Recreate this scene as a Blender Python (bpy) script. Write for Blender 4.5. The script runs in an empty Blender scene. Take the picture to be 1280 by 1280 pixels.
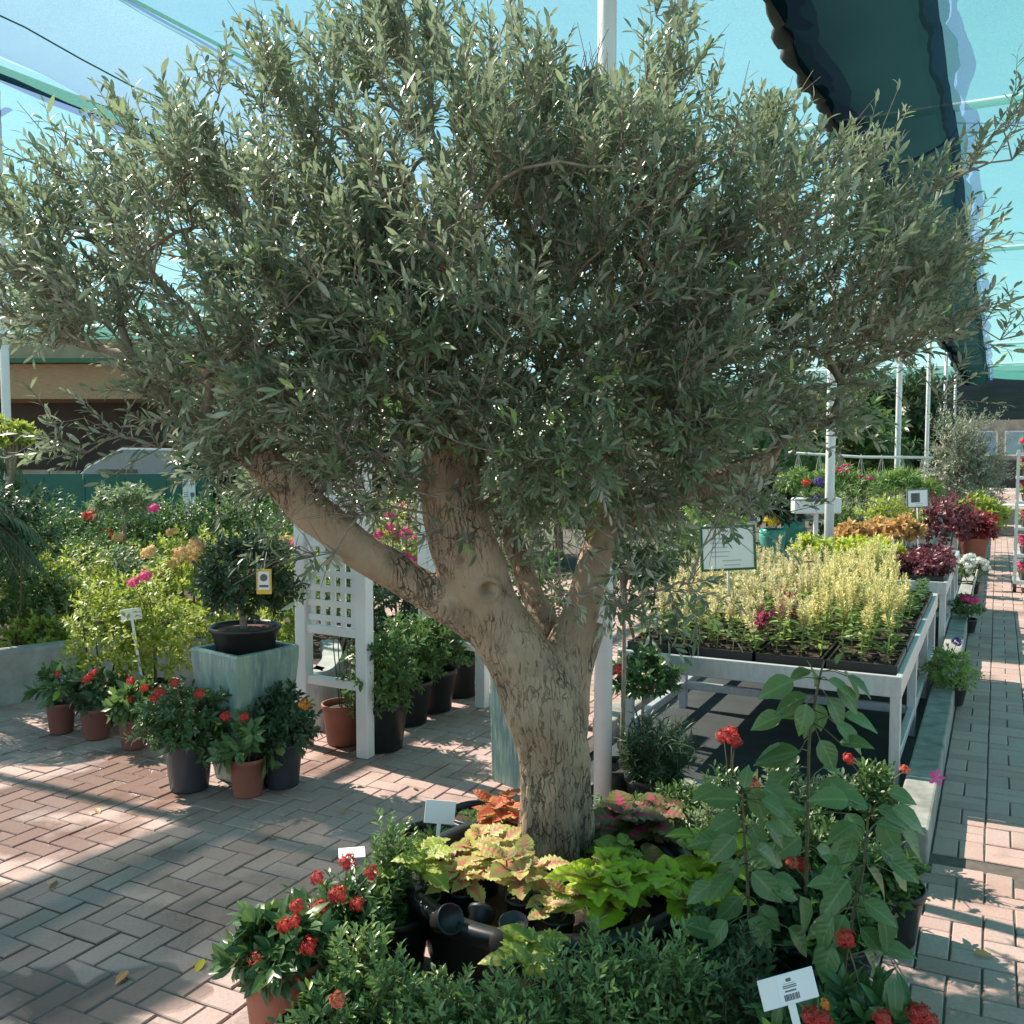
import bpy, math, numpy as np, random
from mathutils import Matrix, Vector, noise
R = math.radians
SC = bpy.context.scene
COL = SC.collection

# ------------------------------------------------------------------ camera
CAMH, F, PITCH = 1.72, 1200.0, math.atan(75/1200)
cam_d = bpy.data.cameras.new('camera'); cam = bpy.data.objects.new('camera', cam_d); COL.objects.link(cam)
cam.location = (0, 0, CAMH); cam.rotation_euler = (R(90)-PITCH, 0, 0)
cam_d.sensor_width = 36; cam_d.lens = 36*F/1280; cam_d.clip_start = 0.05; cam_d.clip_end = 2000
SC.camera = cam
# ------------------------------------------------------------------ sky, sun, exposure
SUN_EL, SUN_AZ = R(46), math.atan2(-0.8, 0.6)
LS = Vector((math.sin(SUN_AZ)*math.cos(SUN_EL), math.cos(SUN_AZ)*math.cos(SUN_EL), math.sin(SUN_EL)))
W = bpy.data.worlds.new('World'); SC.world = W; W.use_nodes = True
wn = W.node_tree.nodes; wl = W.node_tree.links
sky = wn.new('ShaderNodeTexSky'); sky.sky_type = 'NISHITA'; sky.sun_disc = False
sky.dust_density = .15; sky.ozone_density = 2.0; sky.sun_elevation = SUN_EL; sky.sun_rotation = SUN_AZ
wn['Background'].inputs['Strength'].default_value = 0.05
wl.new(sky.outputs[0], wn['Background'].inputs[0])
sl = bpy.data.lights.new('sun', 'SUN'); sl.energy = 5.0; sl.angle = R(0.53); sl.color = (1, .9, .77)
so = bpy.data.objects.new('sun', sl); COL.objects.link(so)
so.rotation_euler = (-LS).to_track_quat('-Z', 'Y').to_euler(); so.location = LS*30
SC.view_settings.view_transform = 'Standard'; SC.view_settings.look = 'None'
SC.view_settings.gamma = 1; SC.view_settings.use_curve_mapping = False
SC.view_settings.exposure = 2.4
SC.render.engine = 'CYCLES'
SC.cycles.use_denoising = True
SC.cycles.max_bounces = 8; SC.cycles.transparent_max_bounces = 24
SC.cycles.sample_clamp_indirect = 6

# ------------------------------------------------------------------ measuring helpers
def ray(px, py):
    a, b = (px-640)/F, -(py-640)/F
    return np.array([a, math.cos(PITCH)+b*math.sin(PITCH), -math.sin(PITCH)+b*math.cos(PITCH)])
def gp(px, py, z=0.0):
    r = ray(px, py); t = (z-CAMH)/r[2]; return np.array([r[0]*t, r[1]*t, z])
def dp(px, py, Y):
    r = ray(px, py); t = Y/r[1]; return np.array([r[0]*t, Y, CAMH+r[2]*t])
AU = math.atan2(607, 1200)
U = np.array([math.sin(AU), math.cos(AU), 0.0])     # along the aisle
V = np.array([math.cos(AU), -math.sin(AU), 0.0])    # across it, to the right
Z = np.array([0, 0, 1.0])
def sw(s, w, z=0.0): return U*s + V*w + Z*z
def proj(P):
    d = P - np.array([0, 0, CAMH]); f = d[..., 1]*math.cos(PITCH)-d[..., 2]*math.sin(PITCH)
    u = d[..., 1]*math.sin(PITCH)+d[..., 2]*math.cos(PITCH)
    f2 = np.where(f > .05, f, .05)
    return 640+F*d[..., 0]/f2, 640-F*u/f2, f

# ------------------------------------------------------------------ object helpers
def tag(o, label=None, cat=None, group=None, kind=None):
    if label: o['label'] = label
    if cat: o['category'] = cat
    if group: o['group'] = group
    if kind: o['kind'] = kind
    return o
def empty(name, loc, label=None, cat=None, group=None, rz=0):
    o = bpy.data.objects.new(name, None); o.empty_display_size = .1
    COL.objects.link(o); o.location = tuple(loc); o.rotation_euler = (0, 0, rz)
    return tag(o, label, cat, group)
def link(name, me, parent=None, loc=None, mtx=None, kind=None):
    o = bpy.data.objects.new(name, me); COL.objects.link(o)
    if parent is not None: o.parent = parent
    if loc is not None: o.location = tuple(loc)
    if mtx is not None: o.matrix_basis = mtx
    if kind: o['kind'] = kind
    return o
def copy_tree(o, parent=None):
    c = o.copy(); COL.objects.link(c)
    if parent is not None: c.parent = parent
    for ch in o.children: copy_tree(ch, c)
    return c
class MB:
    def __init__(s): s.v = []; s.f = []
    def box(s, c, size, ax=None):
        ax = ax or ((1, 0, 0), (0, 1, 0), (0, 0, 1)); c = np.array(c, float)
        a = [np.array(ax[i], float)*size[i]/2 for i in range(3)]; n = len(s.v)
        for k in range(8):
            s.v.append(tuple(c + a[0]*(1 if k & 1 else -1) + a[1]*(1 if k & 2 else -1) + a[2]*(1 if k & 4 else -1)))
        for q in ((0, 2, 3, 1), (4, 5, 7, 6), (0, 1, 5, 4), (2, 6, 7, 3), (0, 4, 6, 2), (1, 3, 7, 5)):
            s.f.append(tuple(n+i for i in q))
        return s
    def bar(s, a, b, w, h=None, up=(0, 0, 1)):
        a = np.array(a, float); b = np.array(b, float); d = b-a; L = np.linalg.norm(d); d /= L
        up = np.array(up, float)
        if abs(d@up) > .95: up = U
        x = np.cross(d, up); x /= np.linalg.norm(x); z = np.cross(x, d)
        return s.box((a+b)/2, (w, L, h or w), (x, d, z))
    def tube(s, pts, rad, n=8, cap=True):
        pts = np.array(pts, float); k = len(pts); rad = np.broadcast_to(np.array(rad, float), (k,))
        T = np.gradient(pts, axis=0); T /= np.linalg.norm(T, axis=1)[:, None]+1e-9
        ref = np.array([0, 0, 1.0]) if abs(T[0][2]) < .9 else np.array([1.0, 0, 0])
        x = np.cross(T[0], ref); n0 = len(s.v)
        for i in range(k):
            x = x - T[i]*(x@T[i]); x /= np.linalg.norm(x)+1e-9; y = np.cross(T[i], x)
            for j in range(n):
                a = 2*math.pi*j/n; s.v.append(tuple(pts[i]+(x*math.cos(a)+y*math.sin(a))*rad[i]))
        for i in range(k-1):
            for j in range(n):
                a = n0+i*n+j; b = n0+i*n+(j+1) % n; s.f.append((a, b, b+n, a+n))
        if cap:
            s.f.append(tuple(n0+j for j in range(n))[::-1]); s.f.append(tuple(n0+(k-1)*n+j for j in range(n)))
        return s
    def lathe(s, prof, n=28, c=(0, 0, 0), square=False):
        n0 = len(s.v); c = np.array(c, float)
        for r, z in prof:
            for j in range(n):
                a = 2*math.pi*j/n; s.v.append((c[0]+r*math.cos(a), c[1]+r*math.sin(a), c[2]+z))
        for i in range(len(prof)-1):
            for j in range(n):
                a = n0+i*n+j; b = n0+i*n+(j+1) % n; s.f.append((a, b, b+n, a+n))
        return s
    def ngon(s, pts):
        n = len(s.v); s.v += [tuple(p) for p in pts]; s.f.append(tuple(range(n, n+len(pts)))); return s
    def mesh(s, name, mat, smooth=False):
        me = bpy.data.meshes.new(name); me.from_pydata(s.v, [], s.f); me.materials.append(mat)
        if smooth: me.shade_smooth()
        me.update(); return me
    def build(s, name, mat, parent=None, smooth=False, loc=None, kind=None):
        return link(name, s.mesh(name, mat, smooth), parent, loc, kind=kind)
def bevel(o, w=.004, seg=2):
    m = o.modifiers.new('bevel', 'BEVEL'); m.width = w; m.segments = seg; m.limit_method = 'ANGLE'; return o

# ------------------------------------------------------------------ materials
def newmat(name):
    m = bpy.data.materials.new(name); m.use_nodes = True
    nt = m.node_tree; b = nt.nodes['Principled BSDF']; return m, nt.nodes, nt.links, b
def rgb(c): return (c[0], c[1], c[2], 1)
def mixc(N, L, fac, a, b, typ='MIX'):
    x = N.new('ShaderNodeMix'); x.data_type = 'RGBA'; x.blend_type = typ
    for s, v in ((0, fac), (6, a), (7, b)):
        if isinstance(v, (int, float)): x.inputs[s].default_value = v
        elif isinstance(v, tuple): x.inputs[s].default_value = rgb(v)
        else: L.new(v, x.inputs[s])
    return x.outputs[2]
def ramp(N, L, v, p0, p1):
    r = N.new('ShaderNodeMapRange'); r.inputs[1].default_value = p0; r.inputs[2].default_value = p1
    L.new(v, r.inputs[0]); return r.outputs[0]
def tex(N, L, scale, detail=4, typ='ShaderNodeTexNoise', stretch=None, rough=.6):
    tc = N.new('ShaderNodeTexCoord'); t = N.new(typ); t.inputs['Scale'].default_value = scale
    if 'Detail' in t.inputs: t.inputs['Detail'].default_value = detail
    if 'Roughness' in t.inputs: t.inputs['Roughness'].default_value = rough
    if stretch:
        mp = N.new('ShaderNodeMapping'); mp.inputs['Scale'].default_value = stretch
        L.new(tc.outputs['Object'], mp.inputs[0]); L.new(mp.outputs[0], t.inputs['Vector'])
    else: L.new(tc.outputs['Object'], t.inputs['Vector'])
    return t.outputs[0]
def attr(N, name):
    a = N.new('ShaderNodeAttribute'); a.attribute_name = name; return a
def bump(N, L, b, h, dist, strength=1.0):
    x = N.new('ShaderNodeBump'); x.inputs['Distance'].default_value = dist; x.inputs['Strength'].default_value = strength
    L.new(h, x.inputs['Height']); L.new(x.outputs[0], b.inputs['Normal'])
def plain(name, c, rough=.6, var=.25, scale=12, metal=0, bmp=.0, c2=None, stretch=None, spec=.5):
    m, N, L, b = newmat(name)
    n = tex(N, L, scale, 5, stretch=stretch); f = ramp(N, L, n, .3, .7)
    d = c2 or tuple(x*(1-var) for x in c)
    L.new(mixc(N, L, f, d, c), b.inputs['Base Color'])
    b.inputs['Metallic'].default_value = metal; b.inputs['Specular IOR Level'].default_value = spec
    r = N.new('ShaderNodeMapRange'); L.new(n, r.inputs[0]); r.inputs[3].default_value = min(1, rough+.12); r.inputs[4].default_value = max(.05, rough-.12)
    L.new(r.outputs[0], b.inputs['Roughness'])
    if bmp: bump(N, L, b, n, bmp)
    return m
def leafmat(name, dark, light, under=None, trans=.25, rough=.42, fresh=None, pattern=None, veins=0):
    m, N, L, b = newmat(name)
    t = attr(N, 'tone').outputs['Fac']
    col = mixc(N, L, t, dark, light)
    luv = attr(N, 'luv'); sep = N.new('ShaderNodeSeparateXYZ'); L.new(luv.outputs['Vector'], sep.inputs[0])
    if pattern:   # centre colour spreading from the midrib, ragged with noise
        ax = N.new('ShaderNodeMath'); ax.operation = 'ABSOLUTE'; L.new(sep.outputs[0], ax.inputs[0])
        pc, reach = pattern[0], pattern[1]
        yy = N.new('ShaderNodeMath'); yy.operation = 'MULTIPLY_ADD'; L.new(sep.outputs[1], yy.inputs[0]); yy.inputs[1].default_value = .55; L.new(ax.outputs[0], yy.inputs[2])
        nz = tex(N, L, 90, 3); nn = N.new('ShaderNodeMath'); nn.operation = 'MULTIPLY_ADD'; L.new(nz, nn.inputs[0]); nn.inputs[1].default_value = .7; L.new(yy.outputs[0], nn.inputs[2])
        f = ramp(N, L, nn.outputs[0], reach+.55, reach+.25)
        col = mixc(N, L, f, col, pc)
    else:         # paler midrib
        ax = N.new('ShaderNodeMath'); ax.operation = 'ABSOLUTE'; L.new(sep.outputs[0], ax.inputs[0])
        f = ramp(N, L, ax.outputs[0], .13, .03); g = N.new('ShaderNodeMath'); g.operation = 'MULTIPLY'; L.new(f, g.inputs[0]); g.inputs[1].default_value = .45
        col = mixc(N, L, g.outputs[0], col, tuple(min(1, x*1.7+.03) for x in light))
    if veins:
        vv = N.new('ShaderNodeMath'); vv.operation = 'MULTIPLY_ADD'; L.new(ax.outputs[0], vv.inputs[0]); vv.inputs[1].default_value = -.28; L.new(sep.outputs[1], vv.inputs[2])
        v2 = N.new('ShaderNodeMath'); v2.operation = 'MULTIPLY'; L.new(vv.outputs[0], v2.inputs[0]); v2.inputs[1].default_value = 6; v3 = N.new('ShaderNodeMath'); v3.operation = 'PINGPONG'; L.new(v2.outputs[0], v3.inputs[0]); v3.inputs[1].default_value = .5
        vl = ramp(N, L, v3.outputs[0], .1, .0); bump(N, L, b, v3.outputs[0], .004, .4); vk = N.new('ShaderNodeMath'); vk.operation = 'MULTIPLY'; L.new(vl, vk.inputs[0]); vk.inputs[1].default_value = .2
        nb_ = tex(N, L, 55, 4); col = mixc(N, L, ramp(N, L, nb_, .3, .75), mixc(N, L, .3, col, (.03, .04, .01)), col)
        col = mixc(N, L, vk.outputs[0], col, tuple(x*veins for x in light))
    if fresh:
        f = ramp(N, L, t, .93, .97); col = mixc(N, L, f, col, fresh)
    geo = N.new('ShaderNodeNewGeometry')
    und = under or tuple(x*1.25+.01 for x in light)
    col2 = mixc(N, L, geo.outputs['Backfacing'], col, und) if under else col
    L.new(col2, b.inputs['Base Color']); b.inputs['Roughness'].default_value = rough
    b.inputs['Specular IOR Level'].default_value = .45
    tr = N.new('ShaderNodeBsdfTranslucent'); L.new(mixc(N, L, .6, col, tuple(min(1, x*2.2) for x in light)), tr.inputs[0])
    mx = N.new('ShaderNodeMixShader'); mx.inputs[0].default_value = trans
    L.new(b.outputs[0], mx.inputs[1]); L.new(tr.outputs[0], mx.inputs[2]); L.new(mx.outputs[0], N['Material Output'].inputs[0])
    return m
M = {}
M['olive'] = leafmat('olive_leaf', (.05, .08, .04), (.2, .26, .145), (.42, .45, .37), .25, .32, (.28, .38, .08))
M['greyolive'] = leafmat('grey_olive_leaf', (.12, .14, .1), (.25, .28, .2), (.4, .42, .36), .2)
M['box'] = leafmat('box_leaf', (.08, .14, .045), (.2, .3, .1), None, .2, .3, (.3, .4, .06))
M['ixora'] = leafmat('ixora_leaf', (.035, .08, .028), (.085, .16, .05), None, .22, .32, (.25, .38, .05))
M['dark'] = leafmat('dark_leaf', (.022, .05, .022), (.06, .11, .045), None, .18, .4)
M['mid'] = leafmat('mid_leaf', (.04, .085, .025), (.11, .19, .05), None, .28, .42)
M['yellowgreen'] = leafmat('yellowgreen_leaf', (.10, .15, .025), (.32, .38, .06), None, .35, .45)
M['lime'] = leafmat('lime_leaf', (.26, .38, .03), (.5, .62, .06), None, .35, .45, veins=.6)
M['palegreen'] = leafmat('palegreen_leaf', (.09, .14, .07), (.22, .29, .15), None, .28)
M['fern'] = leafmat('fern_leaf', (.09, .16, .04), (.24, .36, .1), None, .3)
M['broad'] = leafmat('broad_leaf', (.07, .14, .05), (.15, .25, .09), (.2, .28, .1), .3, .33, veins=1.5)
M['celosia'] = leafmat('celosia_leaf', (.1, .17, .04), (.27, .36, .1), None, .3)
M['cream'] = leafmat('cream_plume', (.55, .42, .18), (.85, .72, .4), None, .2, .8)
M['yellow'] = leafmat('yellow_plume', (.58, .45, .11), (.82, .73, .34), None, .2, .8)
M['magenta'] = leafmat('magenta_plume', (.25, .01, .08), (.45, .02, .16), None, .2, .8)
M['burgundy'] = leafmat('burgundy_leaf', (.07, .016, .025), (.2, .055, .07), None, .2)
M['crimson'] = leafmat('crimson_leaf', (.12, .02, .02), (.32, .06, .06), None, .25)
M['orange_leaf'] = leafmat('orange_leaf', (.34, .16, .06), (.62, .36, .14), None, .25)
M['bract'] = leafmat('peach_bract', (.6, .25, .1), (.8, .5, .25), None, .35, .7)
M['redfl'] = leafmat('red_petal', (.38, .012, .015), (.68, .06, .045), None, .2, .6)
M['coralfl'] = leafmat('coral_petal', (.5, .06, .035), (.8, .2, .12), None, .2, .6)
M['orangefl'] = leafmat('orange_petal', (.7, .16, .02), (.85, .32, .06), None, .2, .6)
M['pinkfl'] = leafmat('pink_petal', (.65, .02, .17), (.85, .07, .3), None, .25, .6)
M['purplefl'] = leafmat('purple_petal', (.05, .015, .2), (.14, .04, .4), None, .2, .6)
M['whitefl'] = leafmat('white_petal', (.6, .62, .56), (.82, .83, .78), None, .25, .6)
M['yellowfl'] = leafmat('yellow_petal', (.75, .45, .02), (.88, .65, .04), None, .2, .6)
M['col_pink'] = leafmat('coleus_pink', (.42, .46, .1), (.66, .64, .24), None, .3, .5, None, ((.72, .24, .18), .5), veins=.6)
M['col_red'] = leafmat('coleus_red', (.55, .22, .08), (.68, .4, .14), None, .3, .5, None, ((.6, .07, .05), .7), veins=.6)
M['col_lime'] = leafmat('coleus_lime', (.36, .54, .02), (.52, .7, .06), None, .35, .45, None, ((.11, .012, .04), .33), veins=.6)
M['col_green'] = leafmat('coleus_green', (.2, .32, .05), (.45, .52, .12), None, .35, .45, veins=.6)
M['col_dark'] = leafmat('coleus_dark', (.06, .06, .02), (.15, .14, .04), None, .2, .5, None, ((.42, .015, .1), .42), veins=.6)
M['col_brown'] = leafmat('coleus_brown', (.16, .12, .03), (.3, .26, .08), None, .25, .5, None, ((.3, .13, .05), .5), veins=.6)
M['twig'] = plain('twig_bark', (.33, .27, .21), .85, .45, 40)
M['stem'] = plain('green_stem', (.14, .13, .06), .7, .4, 40)
M['soil'] = plain('potting_soil', (.06, .038, .025), .95, .5, 60, bmp=.01)
M['redsoil'] = plain('brown_soil', (.16, .085, .055), .95, .5, 60, bmp=.01)
M['blackpot'] = plain('black_plastic', (.018, .019, .02), .42, .3, 9)
M['greypot'] = plain('dark_grey_plastic', (.055, .062, .072), .5, .25, 7)
M['terra'] = plain('terracotta_plastic', (.36, .13, .085), .6, .25, 6)
M['brownpot'] = plain('brown_plastic', (.22, .085, .065), .6, .25, 6)
M['white'] = plain('white_paint', (.8, .8, .79), .45, .08, 5)
M['whitepole'] = plain('white_pole_paint', (.74, .76, .77), .4, .12, 9)
M['alu'] = plain('galvanised_metal', (.62, .64, .65), .42, .2, 14, metal=.45, stretch=(3, 3, 1))
M['conc'] = plain('concrete', (.36, .38, .36), .85, .35, 9, bmp=.004)
M['kerbc'] = plain('weathered_kerb_paint', (.34, .34, .31), .85, .4, 7, bmp=.006, c2=(.15, .155, .14))
M['mat'] = plain('weed_mat', (.045, .055, .058), .7, .4, 5, bmp=.004)
M['teal'] = plain('teal_glaze', (.08, .42, .36), .25, .25, 4)
M['signgreen'] = plain('green_frame', (.01, .11, .055), .4, .2, 5)
M['paper'] = plain('paper', (.84, .86, .88), .6, .06, 5)
M['plastic_white'] = plain('white_plastic', (.82, .82, .82), .4, .04, 5)
M['ink'] = plain('grey_ink', (.16, .16, .18), .7, .3, 50)
M['paleink'] = plain('pale_ink', (.5, .52, .56), .7, .1, 50)
M['fence'] = plain('green_panel', (.012, .12, .085), .55, .2, 3)
M['tan'] = plain('tan_render', (.4, .29, .2), .85, .25, 3)
M['timber'] = plain('brown_timber', (.4, .26, .15), .75, .3, 6, stretch=(1, 1, 8))
M['darkvoid'] = plain('porch_shade', (.07, .055, .048), .9, .3, 2)  # dark brown standing in for porch shade; the end dado shares it
M['stone'] = plain('tan_stone', (.4, .31, .24), .9, .4, 2.5)
M['carshade'] = plain('shaded_van_white', (.26, .27, .29), .25, .05, 3)  # white van's colour darkened to put shade into the paint
M['glass'] = plain('dark_glass', (.02, .025, .03), .08, .2, 3)
M['bluepane'] = plain('blue_pane', (.2, .36, .4), .1, .2, 3)
M['brickwall'] = plain('block_wall', (.42, .38, .28), .9, .35, 3)
M['curtain'] = plain('dark_net_curtain', (.035, .06, .058), .85, .4, 1.2, stretch=(1, 1, 9))
M['cord'] = plain('white_cord', (.6, .58, .52), .8, .2, 30)
M['rust'] = plain('yellow_tag', (.75, .5, .06), .5, .1, 5)
M['asphalt'] = plain('sandy_ground', (.2, .175, .15), .95, .3, 1.2)
M['wood'] = plain('grey_wood', (.3, .25, .2), .85, .3, 8, stretch=(1, 8, 1))

# glazed square planter
m, N, L, b = newmat('streaked_teal_glaze')
n1 = tex(N, L, 3.2, 6, stretch=(3, 3, .6)); n2 = tex(N, L, 14, 5, stretch=(4, 4, .5))
c = mixc(N, L, ramp(N, L, n1, .38, .62), (.10, .19, .2), (.23, .33, .27)); c = mixc(N, L, ramp(N, L, n2, .5, .75), c, (.36, .44, .36))
L.new(c, b.inputs['Base Color']); b.inputs['Roughness'].default_value = .35; bump(N, L, b, n2, .004); M['glaze'] = m
# bark
m, N, L, b = newmat('olive_bark')
g1 = tex(N, L, 5, 6); g2 = tex(N, L, 26, 8, stretch=(2.4, 2.4, .2), rough=.72); v = tex(N, L, 16, 2, 'ShaderNodeTexVoronoi', stretch=(2.2, 2.2, .42))
tc = N.new('ShaderNodeTexCoord'); sp = N.new('ShaderNodeSeparateXYZ'); L.new(tc.outputs['Object'], sp.inputs[0])
low = ramp(N, L, sp.outputs[2], 1.05, .2)
c = mixc(N, L, ramp(N, L, g1, .3, .7), (.36, .25, .17), (.56, .42, .29))
vt = N.new('ShaderNodeTexVoronoi'); vt.feature = 'DISTANCE_TO_EDGE'; vt.inputs['Scale'].default_value = 30
mpv = N.new('ShaderNodeMapping'); mpv.inputs['Scale'].default_value = (1.7, 1.7, .17)
ns_ = N.new('ShaderNodeTexNoise'); ns_.inputs['Scale'].default_value = 14; ns_.inputs['Detail'].default_value = 5; tcv = N.new('ShaderNodeTexCoord'); L.new(tcv.outputs['Object'], ns_.inputs['Vector'])
vm = N.new('ShaderNodeVectorMath'); vm.operation = 'MULTIPLY_ADD'; L.new(ns_.outputs['Color'], vm.inputs[0]); vm.inputs[1].default_value = (.06, .06, .1); L.new(tcv.outputs['Object'], vm.inputs[2]); L.new(vm.outputs[0], mpv.inputs[0]); L.new(mpv.outputs[0], vt.inputs['Vector'])
vd = N.new('ShaderNodeMath'); vd.operation = 'MULTIPLY_ADD'; L.new(tex(N, L, 11, 6), vd.inputs[0]); vd.inputs[1].default_value = .55; L.new(vt.outputs['Distance'], vd.inputs[2]); ck1 = ramp(N, L, vd.outputs[0], .33, .24); ck2 = ramp(N, L, g2, .41, .34); ckx = N.new('ShaderNodeMath'); ckx.operation = 'MAXIMUM'; L.new(ck1, ckx.inputs[0]); L.new(ck2, ckx.inputs[1]); ck = ckx.outputs[0]; ckm = N.new('ShaderNodeMath'); ckm.operation = 'MULTIPLY'; L.new(ck, ckm.inputs[0])
pt = ramp(N, L, tex(N, L, 4.4, 5), .46, .64); ad = N.new('ShaderNodeMath'); ad.operation = 'MAXIMUM'; L.new(low, ad.inputs[0]); L.new(pt, ad.inputs[1]); L.new(ad.outputs[0], ckm.inputs[1])
ckc = N.new('ShaderNodeMath'); ckc.operation = 'MULTIPLY'; L.new(ckm.outputs[0], ckc.inputs[0]); ckc.inputs[1].default_value = .72
c = mixc(N, L, ckc.outputs[0], c, (.07, .05, .038))
c = mixc(N, L, ramp(N, L, tex(N, L, 4.1, 7), .55, .8), c, (.15, .11, .085))
lowb = ramp(N, L, sp.outputs[2], .75, .1); lm = N.new('ShaderNodeMath'); lm.operation = 'MULTIPLY'; L.new(lowb, lm.inputs[0]); L.new(ramp(N, L, tex(N, L, 5.5, 7, stretch=(1.5, 1.5, .5)), .4, .62), lm.inputs[1]); c = mixc(N, L, lm.outputs[0], c, (.13, .1, .078))
L.new(c, b.inputs['Base Color']); b.inputs['Roughness'].default_value = .9; b.inputs['Specular IOR Level'].default_value = .2
hm = N.new('ShaderNodeMath'); hm.operation = 'MULTIPLY_ADD'; L.new(ckm.outputs[0], hm.inputs[0]); hm.inputs[1].default_value = -1.6; L.new(g2, hm.inputs[2])
bump(N, L, b, hm.outputs[0], .014, 1); M['bark'] = m
# paving
m, N, L, b = newmat('paver')
t = attr(N, 'tone').outputs['Fac']
gw = N.new('ShaderNodeNewGeometry'); tw_ = N.new('ShaderNodeTexNoise'); tw_.inputs['Scale'].default_value = .75; tw_.inputs['Detail'].default_value = 5; L.new(gw.outputs['Position'], tw_.inputs['Vector']); geo3 = tw_.outputs[0]
td_ = N.new('ShaderNodeTexNoise'); td_.inputs['Scale'].default_value = 2.3; td_.inputs['Detail'].default_value = 7; L.new(gw.outputs['Position'], td_.inputs['Vector'])
n1 = td_.outputs[0]; n2 = tex(N, L, 60, 4); n3 = geo3
c = mixc(N, L, t, (.39, .25, .215), (.53, .365, .325)); c = mixc(N, L, ramp(N, L, n1, .45, .72), c, (.46, .355, .325)); c = mixc(N, L, ramp(N, L, n1, .42, .3), c, mixc(N, L, .5, c, (.12, .1, .085)))
c = mixc(N, L, ramp(N, L, n2, .25, .8), mixc(N, L, .35, c, (.12, .08, .07)), c)
wet = ramp(N, L, n3, .52, .57); wm = N.new('ShaderNodeMath'); wm.operation = 'MULTIPLY'; L.new(wet, wm.inputs[0])
geo = N.new('ShaderNodeNewGeometry'); sp = N.new('ShaderNodeSeparateXYZ'); L.new(geo.outputs['Position'], sp.inputs[0])
L.new(ramp(N, L, sp.outputs[0], -.6, -1.1), wm.inputs[1])     # hosed down on the side of the pots
c = mixc(N, L, wm.outputs[0], c, mixc(N, L, .5, c, (.11, .05, .035)))
L.new(c, b.inputs['Base Color'])
rr = N.new('ShaderNodeMapRange'); L.new(wm.outputs[0], rr.inputs[0]); rr.inputs[3].default_value = .72; rr.inputs[4].default_value = .22; L.new(rr.outputs[0], b.inputs['Roughness'])
bump(N, L, b, n2, .0025); M['paver'] = m
M['joint'] = plain('joint_sand', (.12, .1, .085), .95, .4, 30)
m, N, L, b = newmat('water'); b.inputs['Base Color'].default_value = (.05, .045, .045, 1); b.inputs['Roughness'].default_value = .04
tr = N.new('ShaderNodeBsdfTransparent'); tr.inputs[0].default_value = (.8, .8, .8, 1); mx = N.new('ShaderNodeMixShader'); fr = N.new('ShaderNodeFresnel'); fr.inputs[0].default_value = 1.33
gl = N.new('ShaderNodeBsdfGlossy'); gl.inputs['Roughness'].default_value = .1
L.new(fr.outputs[0], mx.inputs[0]); L.new(tr.outputs[0], mx.inputs[1]); L.new(gl.outputs[0], mx.inputs[2]); L.new(mx.outputs[0], N['Material Output'].inputs[0]); M['water'] = m
# shade cloth: open weave that lets part of the light straight through and glows where the sun hits it
def netmat(name, col, openf, tcol=(1, 1, 1), sheen=.1):
    m, N, L, b = newmat(name)
    n = tex(N, L, .8, 4); n2_ = tex(N, L, 70, 2); cc = mixc(N, L, ramp(N, L, n, .3, .7), tuple(x*.86 for x in col), col); cc = mixc(N, L, ramp(N, L, n2_, .3, .7), mixc(N, L, .3, cc, (0, .01, .01)), cc)
    tl = N.new('ShaderNodeBsdfTranslucent'); L.new(cc, tl.inputs[0]); df = N.new('ShaderNodeBsdfDiffuse'); L.new(cc, df.inputs[0])
    a = N.new('ShaderNodeMixShader'); a.inputs[0].default_value = sheen; L.new(tl.outputs[0], a.inputs[1]); L.new(df.outputs[0], a.inputs[2])
    tp = N.new('ShaderNodeBsdfTransparent'); tp.inputs[0].default_value = rgb(tcol)
    o = N.new('ShaderNodeMixShader'); o.inputs[0].default_value = openf; L.new(a.outputs[0], o.inputs[1]); L.new(tp.outputs[0], o.inputs[2])
    L.new(o.outputs[0], N['Material Output'].inputs[0]); return m
M['net'] = netmat('pale_blue_net', (.058, .165, .15), .36)
M['net2'] = netmat('turquoise_net', (.048, .175, .15), .33)
M['netdense'] = netmat('dense_grey_net', (.07, .14, .135), .33)
M['netshadow'] = netmat('added_shadow_net', (.10, .2, .24), .12)
M['netdark'] = netmat('dark_green_net', (.004, .015, .015), .015, sheen=.5)
M['netblue'] = netmat('violet_blue_net', (.07, .11, .24), .4)

# ------------------------------------------------------------------ leaves
class Geo:
    def __init__(s, st, fold=.25, curl=.15, wav=0):
        v = [(0, 0, 0)]; l = [(0, 0, 0)]; mw = max(w for t, w in st)
        for i, (t, w) in enumerate(st):
            z = -curl*t*t; k = wav*w*(1 if i % 2 else -1)
            v += [(-w, t, fold*w+z+k), (0, t, z), (w, t, fold*w+z-k)]; l += [(-w/mw, t, 0), (0, t, 0), (w/mw, t, 0)]
        v.append((0, 1, -curl)); l.append((0, 1, 0)); n = len(st); f = [(0, 2, 1), (0, 3, 2)]
        for i in range(n-1):
            a = 1+3*i; b = a+3
            f += [(a, a+1, b+1), (a, b+1, b), (a+1, a+2, b+2), (a+1, b+2, b+1)]
        a = 1+3*(n-1); f += [(a, a+1, len(v)-1), (a+1, a+2, len(v)-1)]
        s.v = np.array(v, np.float32); s.f = np.array(f, np.int32); s.l = np.array(l, np.float32); s.c = {}
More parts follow.
